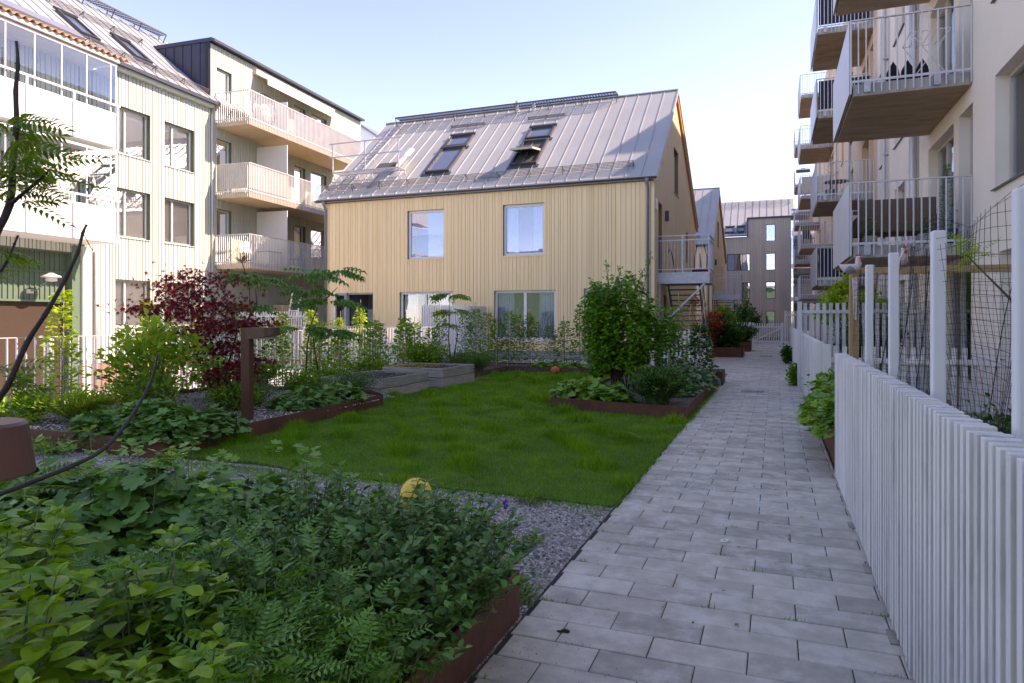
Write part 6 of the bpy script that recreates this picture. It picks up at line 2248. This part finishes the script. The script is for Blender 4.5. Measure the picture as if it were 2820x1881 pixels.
# --- staked young hornbeams
def hornbeam(label, x, y, z0, h, r, n, mt, size=.065, group='young staked climbers', name='staked_hornbeam', stakeh=None):
    t = thing(name, label, 'tree', (x, y, z0), 0, group)
    m = MB(); m.tube([(x, y, z0), (x + RNG.normal(0, .02), y, z0 + h)], [.009, .004], 5)
    for k in range(int(h * 14)):
        z = z0 + .12 + k / 14; a = k * 2.4; rr_ = r * (1 - .75 * (z - z0) / h)
        m.tube([(x, y, z), (x + rr_ * math.cos(a), y + rr_ * math.sin(a), z + .06)], .003, 3, cap=False)
    m.build('trunk', M_bark, t)
    m = MB(); m.tube([(x + .03, y, z0), (x + .03, y + .01, z0 + (stakeh or h * 1.12))], .0085, 5); m.build('stake', M_bamboo, t)
    F = Foliage(); u = RNG.uniform(0.04, 1, n); a = np.floor(RNG.uniform(0, h * 14, n)) * 2.4 + RNG.normal(0, .3, n)
    rr_ = (r * (1 - .8 * u ** 1.2) + .02) * RNG.uniform(.1, 1.15, n)
    P = np.stack([x + rr_ * np.cos(a), y + rr_ * np.sin(a), z0 + .06 + u * (h - .06)], 1)
    F.add(T_OV, P, np.stack([np.cos(a), np.sin(a), RNG.normal(.15, .3, n)], 1), upn(n, .9), size * RNG.uniform(.8, 1.35, n))
    F.build('foliage', mt, t)
    return t
proto = hornbeam('slender staked climber in the row along the left railing', -9.65, 6.9, .14, 1.75, .30, 620, L_lime, .075, group='staked climbers along the left railing')
for (x, y, s) in ((-9.6, 8.3, .95), (-9.7, 9.5, .85), (-9.6, 11.6, .85), (-9.65, 12.6, .9), (-9.6, 13.6, .8), (-9.7, 14.6, .95)):
    copy_tree(proto, (x, y, .1), rotz=RNG.uniform(0, 6), scale=s)
proto = hornbeam('slender green staked climber in the dense row behind the brown lamp', -9.2, 10.9, .02, 1.35, .36, 620, L_mid, .07, group='staked climbers behind the lamp')
for (x, y, s) in ((-8.9, 11.9, 1.0), (-9.1, 12.9, .9), (-8.8, 13.8, 1.05), (-9.3, 14.8, 1.0), (-9.0, 15.6, 1.1), (-9.5, 16.4, 1.0), (-9.7, 17.4, 1.0), (-8.9, 16.9, .9)):
    copy_tree(proto, (x, y, .02), rotz=RNG.uniform(0, 6), scale=s)
proto = hornbeam('thin green climber on a stake in the row before the yellow house', -8.55, 18.35, .12, 1.62, .30, 620, L_mid, .065, group='staked climbers before the yellow house')
for (x, s) in ((-9.3, 1.0), (-8.2, 1.02), (-7.85, .95), (-7.45, .85), (-7.15, .98), (-6.9, .92), (-6.55, .9), (-5.95, .72), (-5.5, .8), (-5.05, 1.0), (-4.55, 1.02), (-4.1, .85)):
    copy_tree(proto, (x, 18.35 + RNG.uniform(-.15, .15), .12), rotz=RNG.uniform(0, 6), scale=(1.05, 1.05, s))
shrub('round_shrub', 'bushy light green shrub between the far raised bed and the railing', 'shrub', (-8.35, 15.6, .1), .85, .65, 60, 55, .07, T_OV, L_mid, tmin=.1, twig=.06)
shrub('lavender_bush', 'low grey-green cushion of fine leaves right of the raised beds', 'shrub', (-7.45, 16.3, .12), .55, .85, 150, 40, .055, T_NAR, L_catmint, tmin=.1, twig=.03, up=.8, r0=.35)
def f_(F):
    for (x, y, rx, ry, h, n) in ((-6.0, 18.0, .4, .22, .18, 90), (-5.2, 17.98, .35, .2, .2, 80), (-4.5, 18.0, .4, .22, .2, 90), (-5.65, 18.2, .3, .2, .16, 60), (-3.9, 18.1, .3, .25, .2, 70)):
        mound(F, T_PALM, (x, y), rx, ry, h, n, .11, z0=.10)
cluster_bed('low_cover', 'small lobed-leaf clumps in the narrow bed before the yellow house', f_, L_gery)
# sunlit hedge under the open balconies
t = thing('hedge', 'sunlit yellow-green hedge behind the railing below the open balconies', 'hedge', (-17.6, 19.9, -.1))
F = Foliage(); n = 5200
P = np.stack([RNG.uniform(-19.4, -12.6, n), RNG.normal(20.35, .16, n), RNG.uniform(0, 1, n)], 1)
hz = 1.45 + .16 * np.sin(P[:, 0] * 3.3) + .1 * np.sin(P[:, 0] * 9)
hz = np.where(P[:, 0] > -16.3, hz - .1, hz)
P[:, 2] = -.1 + P[:, 2] ** .7 * hz
F.add(T_OV, P, rdir(n, .3), upn(n, .6), RNG.uniform(.05, .09, n)); F.build('foliage', L_lime, t)
m = MB()
for x in np.arange(-19.2, -12.7, .35):
    m.tube([(x, 20.35, -.1), (x + .05, 20.35, 1.1)], .012, 4)
m.build('stems', M_bark, t)

# --- island bed
t = thing('round_leaved_bush', 'large dense bush with round leaves in the island bed beside the path', 'bush', (-2.75, 12.85, .14))
m = MB(); F = Foliage(); Ps = []
for k in range(34):
    a = RNG.uniform(0, 6.283); r = math.sqrt(RNG.uniform(0, 1)) * .2
    b = Vector((-2.75 + r * math.cos(a), 12.85 + r * math.sin(a), .12))
    top = Vector((-2.73 + RNG.uniform(-.5, .5), 12.85 + RNG.uniform(-.4, .4), RNG.uniform(1.7, 2.2)))
    mid = Vector(((b.x + top.x) / 2 + (top.x - b.x) * .25, (b.y + top.y) / 2 + (top.y - b.y) * .25, 1.05))
    m.tube([b, (b + mid) / 2 + Vector((0, 0, .05)), mid, top], [.013, .010, .008, .003], 5, cap=False)
n = 14000
P = np.stack([RNG.uniform(-.66, .66, n), RNG.uniform(-.52, .52, n), RNG.uniform(0, 1, n)], 1)
sh = (np.abs(P[:, 0]) / .66) ** 4 + (np.abs(P[:, 1]) / .52) ** 4
k = (sh < 1.1)
P = P[k]; n = len(P); gap_ = np.sin(P[:, 0] * 14 + 2) * np.sin(P[:, 2] * 11 + P[:, 1] * 6) ; k = gap_ > -.72; P = P[k]; n = len(P)
# keep leaves mostly near the skin, with lumps
deep = np.maximum(np.abs(P[:, 0]) / .66, np.abs(P[:, 1]) / .52)
keep = (RNG.uniform(0, 1, n) < .30 + .7 * deep ** 2)
P = P[keep]; n = len(P)
zt = 2.2 + .15 * np.sin(P[:, 0] * 9) + .09 * np.cos(P[:, 1] * 11 + P[:, 0] * 5) - .5 * (np.abs(P[:, 0]) / .66) ** 3; zb_ = .34 + .22 * (1 - np.abs(P[:, 0]) / .66)
Z = zb_ + (zt - zb_) * P[:, 2] ** .85
wid = .68 + .26 * np.clip((Z - .4) / .7, 0, 1)
lump = 1 + .17 * np.sin(Z * 8 + P[:, 0] * 4) * np.cos(P[:, 1] * 8)
X = -2.78 + P[:, 0] * wid * lump; Y = 12.85 + P[:, 1] * wid * lump
out = np.stack([P[:, 0] / .66, P[:, 1] / .52, (Z - 1.3) * .4], 1)
F.add(T_RND, np.stack([X, Y, Z], 1), rdir(n, -.35, .35) * .8 + out * .7, upn(n, .45) + out * .8, RNG.uniform(.055, .095, n))
# arm reaching right over the second lamp
n = 900
F.add(T_RND, A([-1.98, 13.0, 1.25]) + RNG.normal(0, 1, (n, 3)) * A([.22, .22, .22]), rdir(n, -.2), upn(n, .5), RNG.uniform(.055, .09, n))
m.tube([(-2.6, 12.9, .6), (-2.2, 12.95, 1.1), (-1.8, 13.0, 1.4)], [.012, .009, .004], 5)
for (x0, x1, z1) in ((-2.9, -3.0, 2.62), (-2.85, -2.72, 2.45), (-2.4, -2.15, 2.66), (-2.5, -2.3, 2.4)):
    m.tube([(x0, 12.8, 1.6), ((x0 + x1) / 2, 12.8, 2.1), (x1, 12.8, z1)], [.01, .007, .003], 5)
    n = 60; f = RNG.uniform(.3, 1, n)
    F.add(T_NAR, np.stack([x0 + (x1 - x0) * f, np.full(n, 12.8), 1.6 + (z1 - 1.6) * f], 1) + RNG.normal(0, .03, (n, 3)), rdir(n, .9), upn(n, .6), .075)
m.build('stems', M_bark, t, smooth=True); F.build('foliage', L_round, t)
def f_(F):
    for (x, y, rx, ry, h, n) in ((-3.1, 11.2, .42, .4, .34, 330), (-2.55, 10.95, .4, .32, .30, 300), (-3.0, 11.8, .3, .3, .3, 140)):
        mound(F, T_PALM, (x, y), rx, ry, h, n, .13, z0=.12)
cluster_bed('cranesbill_cover', 'lobed mid-green leaves at the lawn corner of the island bed', f_, L_gery)
def f_(F):
    for (x, y, rx, ry, h, n) in ((-1.75, 12.4, .5, .5, .36, 380), (-1.6, 13.3, .5, .6, .38, 460), (-1.55, 14.4, .5, .6, .36, 420), (-1.9, 15.1, .5, .5, .32, 260)):
        mound(F, T_PALM, (x, y), rx, ry, h, n, .10, z0=.14)
cluster_bed('astrantia_cover', 'bank of small grey-green lobed leaves along the path side of the island bed', f_, L_grey)
t = shrub('ferny_shrub', 'dark green ferny shrub at the path corner of the island bed', 'shrub', (-1.75, 11.0, .14), .62, .5, 110, 28, .085, T_NAR, L_dark, tmin=.15, twig=.03, up=.4, r0=.2)
for (x, y, h, r, n, mt, lab) in ((-2.15, 15.0, 1.25, .42, 900, L_dark, 'staked green shrub right behind the brown post lamp of the island bed'), (-1.55, 15.6, 1.2, .36, 800, L_dark, 'staked green shrub nearest the path behind the island bed')):
    hornbeam(lab, x, y, .14, h, r, n, mt, .08, group='bushy staked shrubs behind the island bed', stakeh=1.2)
t = thing('bamboo_canes', 'pair of thin leaning bamboo canes over the staked shrubs', 'canes', (-1.6, 15.5, .14))
m = MB(); m.tube([(-1.85, 15.5, .14), (-2.0, 15.5, 2.1)], .009, 5); m.tube([(-1.7, 15.55, .14), (-1.42, 15.5, 1.95)], .009, 5); m.tube([(-1.9, 15.45, .14), (-1.72, 15.5, 1.8)], .008, 5); m.build('canes', M_bamboo, t)

# --- beyond
t = thing('scarlet_maple', 'small scarlet-leaved maple beside the outside stair', 'tree', (-2.65, 27.6, 0))
m = MB(); m.tube([(-2.65, 27.6, 0), (-2.6, 27.6, .9), (-2.5, 27.5, 1.8)], [.03, .02, .008], 6); m.tube([(-2.6, 27.6, .8), (-2.0, 27.6, 1.6)], [.018, .005], 5); m.tube([(-2.6, 27.6, .8), (-3.1, 27.6, 1.9)], [.018, .005], 5); m.build('trunk', M_bark, t)
F = Foliage(); n = 1500
for (x, z, w_, h_, k) in ((-2.9, 2.1, .34, .18, 200), (-2.25, 1.6, .28, .18, 220), (-2.6, 1.3, .3, .2, 130), (-2.0, 1.25, .22, .14, 160), (-2.25, .8, .26, .22, 130)):
    F.add(T_MAPLE, A([x, 27.5, z]) + RNG.normal(0, 1, (k, 3)) * A([w_ * .6, .2, h_ * .7]), rdir(k, -.2), upn(k, .4), RNG.uniform(.09, .14, k))
F.build('foliage', L_redbr, t)
shrub('planter_shrub', 'dark green shrub filling the square planter beside the far stair', 'shrub', (-1.7, 28.1, .3), 1.05, .62, 90, 60, .10, T_OV, L_dark, tmin=.1, twig=.07, r0=.3)
shrub('planter_shrub', 'taller dark shrub at the left back of the square planter beside the far stair', 'shrub', (-2.1, 28.7, .3), 1.5, .45, 60, 60, .10, T_OV, L_dark, tmin=.1, twig=.07, r0=.25)
shrub('planter_shrub', 'broad leafy shrub in the planter near the white gate', 'shrub', (-1.55, 33.2, .38), .9, .8, 80, 60, .11, T_OV, L_dark, tmin=.1, twig=.07, r0=.35)
shrub('small_tree', 'light green little tree in front of the second outside stair', 'tree', (-2.6, 38.5, 0), 2.3, .7, 40, 60, .12, T_OV, L_mid, tmin=.5, twig=.09)
shrub('small_tree', 'dark green little tree behind the white fence right of the second stair', 'tree', (-1.6, 42.5, 0), 2.6, .9, 40, 60, .13, T_OV, L_dark, tmin=.5, twig=.09)
shrub('small_tree', 'golden-tipped tree above the tall grey picket screen', 'tree', (1.9, 20.5, 0), 2.75, .9, 40, 60, .11, T_OV, L_lime, tmin=.75, twig=.08)
shrub('garden_shrub', 'green shrub behind the tall grey picket screen', 'shrub', (2.0, 17.2, 0), 1.9, .8, 60, 60, .09, T_OV, L_dark, tmin=.2, twig=.08)
shrub('path_tuft', 'small green tuft at the foot of the right-hand low fences', 'plant', (.42, 16.4, 0), .45, .16, 30, 20, .07, T_OV, L_mid, tmin=.1)
shrub('path_tuft', 'small dark tuft farther along the right-hand low fences', 'plant', (.40, 24.2, 0), .6, .22, 30, 20, .09, T_OV, L_dark, tmin=.1)
def f_(F):
    for (x, y, rx, ry, h, n) in ((.78, 7.6, .42, .5, .46, 520), (.74, 8.3, .44, .5, .48, 520), (.74, 9.0, .42, .5, .46, 460), (.8, 9.6, .4, .4, .46, 300)):
        mound(F, T_PALM, (x, y), rx, ry, h, n, .10, z0=.28)
cluster_bed('planter_cover', 'lobed green leaves hanging over the rusty planter at the right edge of the path', f_, L_gery)
shrub('planter_shrub', 'loose green shrub at the far end of the right-hand rusty planter', 'shrub', (.8, 9.6, .3), .55, .4, 46, 30, .07, T_OV, L_mid, tmin=.1)
# garden behind the net
for (x, y, h, sp, n, lab) in ((1.5, 3.6, .75, .7, 90, 'dense low green shrub in the netted garden nearest the viewer'), (1.6, 4.9, .7, .7, 90, 'low green shrub in the middle of the netted garden'), (1.7, 6.2, .85, .6, 80, 'green shrub at the far end of the netted garden')):
    shrub('garden_shrub', lab, 'shrub', (x, y, 0), h, sp, n, 44, .055, T_OV, L_dark, tmin=.1, twig=.05, r0=.4)
def sapling(label, x, y, h, mt, fork):
    t = thing('sapling', label, 'tree', (x, y, 0))
    m = MB(); F = Foliage()
    for (dx, dz) in fork:
        m.tube([(x, y, 0), (x + dx * .15, y, h * .45), (x + dx * .5, y - .05, h * .72), (x + dx, y - .1, h * dz)], [.017, .013, .009, .004], 6)
        n = 24
        F.add(T_PIN, A([x + dx, y - .1, h * dz]) + RNG.normal(0, .04, (n, 3)), rdir(n, .5), upn(n, .4), .14)
    m.build('trunk', M_bark, t, smooth=True); F.build('foliage', mt, t)
sapling('thin two-stemmed sapling with golden leaf tufts behind the net', 1.78, 5.6, 2.25, L_lime, ((-.15, .98), (.5, 1.15), (-.55, .86)))
sapling('thin sapling with small golden tufts near the cream wall', 2.4, 7.0, 2.1, L_lime, ((.1, .95), (-.4, .85)))
# weeds and small flowers on the gravel
shrub('weed_tuft', 'small grass weed in the corner between rusty edge and paving', 'weed', (-1.27, 3.35, 0), .12, .12, 26, 10, .035, T_NAR, L_mid, tmin=.2, twig=.015)
shrub('weed_tuft', 'low green weed on the gravel near the paving edge', 'weed', (-1.5, 4.2, 0), .07, .14, 20, 8, .035, T_NAR, L_mid, tmin=.2, twig=.015)
shrub('weed_tuft', 'dandelion-like weed at the lawn front edge', 'weed', (-1.85, 5.2, 0), .09, .14, 20, 8, .05, T_NAR, L_mid, tmin=.2, twig=.015)
t = thing('pansies', 'three tiny violet pansies on the gravel', 'flower', (-2.0, 4.85, 0))
for (x, y) in ((-2.05, 4.85), (-1.95, 4.9), (-1.9, 4.8)):
    m = MB(); m.sphere((x, y, .07), .016, 8, 5, (1, .5, 1)); m.sphere((x + .015, y, .085), .012, 8, 5, (1, .5, 1))
    m.build('petals', mat('violet_petal', (.10, .04, .30), .6), t)
    m = MB(); m.tube([(x, y, 0), (x, y, .07)], .002, 3); m.build('stem', M_gstem, t)
# moss and grass in the paving joints, fallen leaves
F = Foliage()
P = []; D = []; S = []
for k in range(60):
    row_ = RNG.integers(0, 70); y = 3.03 + .21 * (row_ - 5); x = RNG.uniform(-1.1, .5)
    if RNG.uniform() < .5: x = RNG.choice([-1.15, .5]) + RNG.normal(0, .03)
    for j in range(RNG.integers(4, 22)):
        P.append((x + RNG.normal(0, .03), y + RNG.normal(0, .004), 0)); D.append((RNG.normal(0, .5), RNG.normal(0, .5), 1)); S.append(RNG.uniform(.01, .035))
F.add((T_BLADE[0] * np.array([.14, 1, 1]), T_BLADE[1]), P, D, rdir(len(P), 0, .1), A(S))
tag(F.build('joint_weeds', L_grass), 'tiny weeds and grass growing in the joints of the grey paving', 'weeds', kind='stuff')
F = Foliage(); n = 240
x = RNG.uniform(-7, .5, n); y = RNG.uniform(2, 14, n); keep = (x < -1.2) & (y < 5.4) | (x > -1.15)
x, y = x[keep], y[keep]; n = len(x)
F.add(T_SIM, np.stack([x, y, np.full(n, .008)], 1), rdir(n, 0, .1), upn(n, .3), RNG.uniform(.012, .035, n))
tag(F.build('fallen_leaves', leafmat('dry_leaf', (.16, .10, .04), (.30, .22, .09), .1)), 'scattered dry brown leaf scraps on the gravel and paving', 'leaves', kind='stuff')
F = Foliage(); n = 2600
x = RNG.uniform(-7.5, -1.2, n); y = RNG.uniform(3.3, 5.5, n); q_ = np.sin(x * 2.3 + 1) * np.cos(y * 3.1 + x); keep = q_ > .35
x, y = x[keep], y[keep]; n = len(x)
F.add((T_BLADE[0] * np.array([.12, 1, 1]), T_BLADE[1]), np.stack([x, y, np.full(n, .004)], 1), rdir(n, 1, .5), rdir(n, 0, .1), RNG.uniform(.01, .04, n))
tag(F.build('gravel_weeds', leafmat('dry_weed', (.16, .17, .05), (.34, .27, .12), .2)), 'sparse dry yellowish weeds in patches of the gravel strip', 'weeds', kind='stuff')
t = thing('straw', 'bent pale dry straw lying on the lawn', 'straw', (-1.75, 8.3, .05))
m = MB(); m.tube([(-1.9, 8.2, .06), (-1.83, 8.4, .10), (-1.65, 8.38, .09), (-1.5, 8.22, .06)], .0025, 4); m.tube([(-1.9, 8.2, .06), (-1.75, 8.18, .07)], .0025, 4); m.build('stalk', M_bamboo, t)
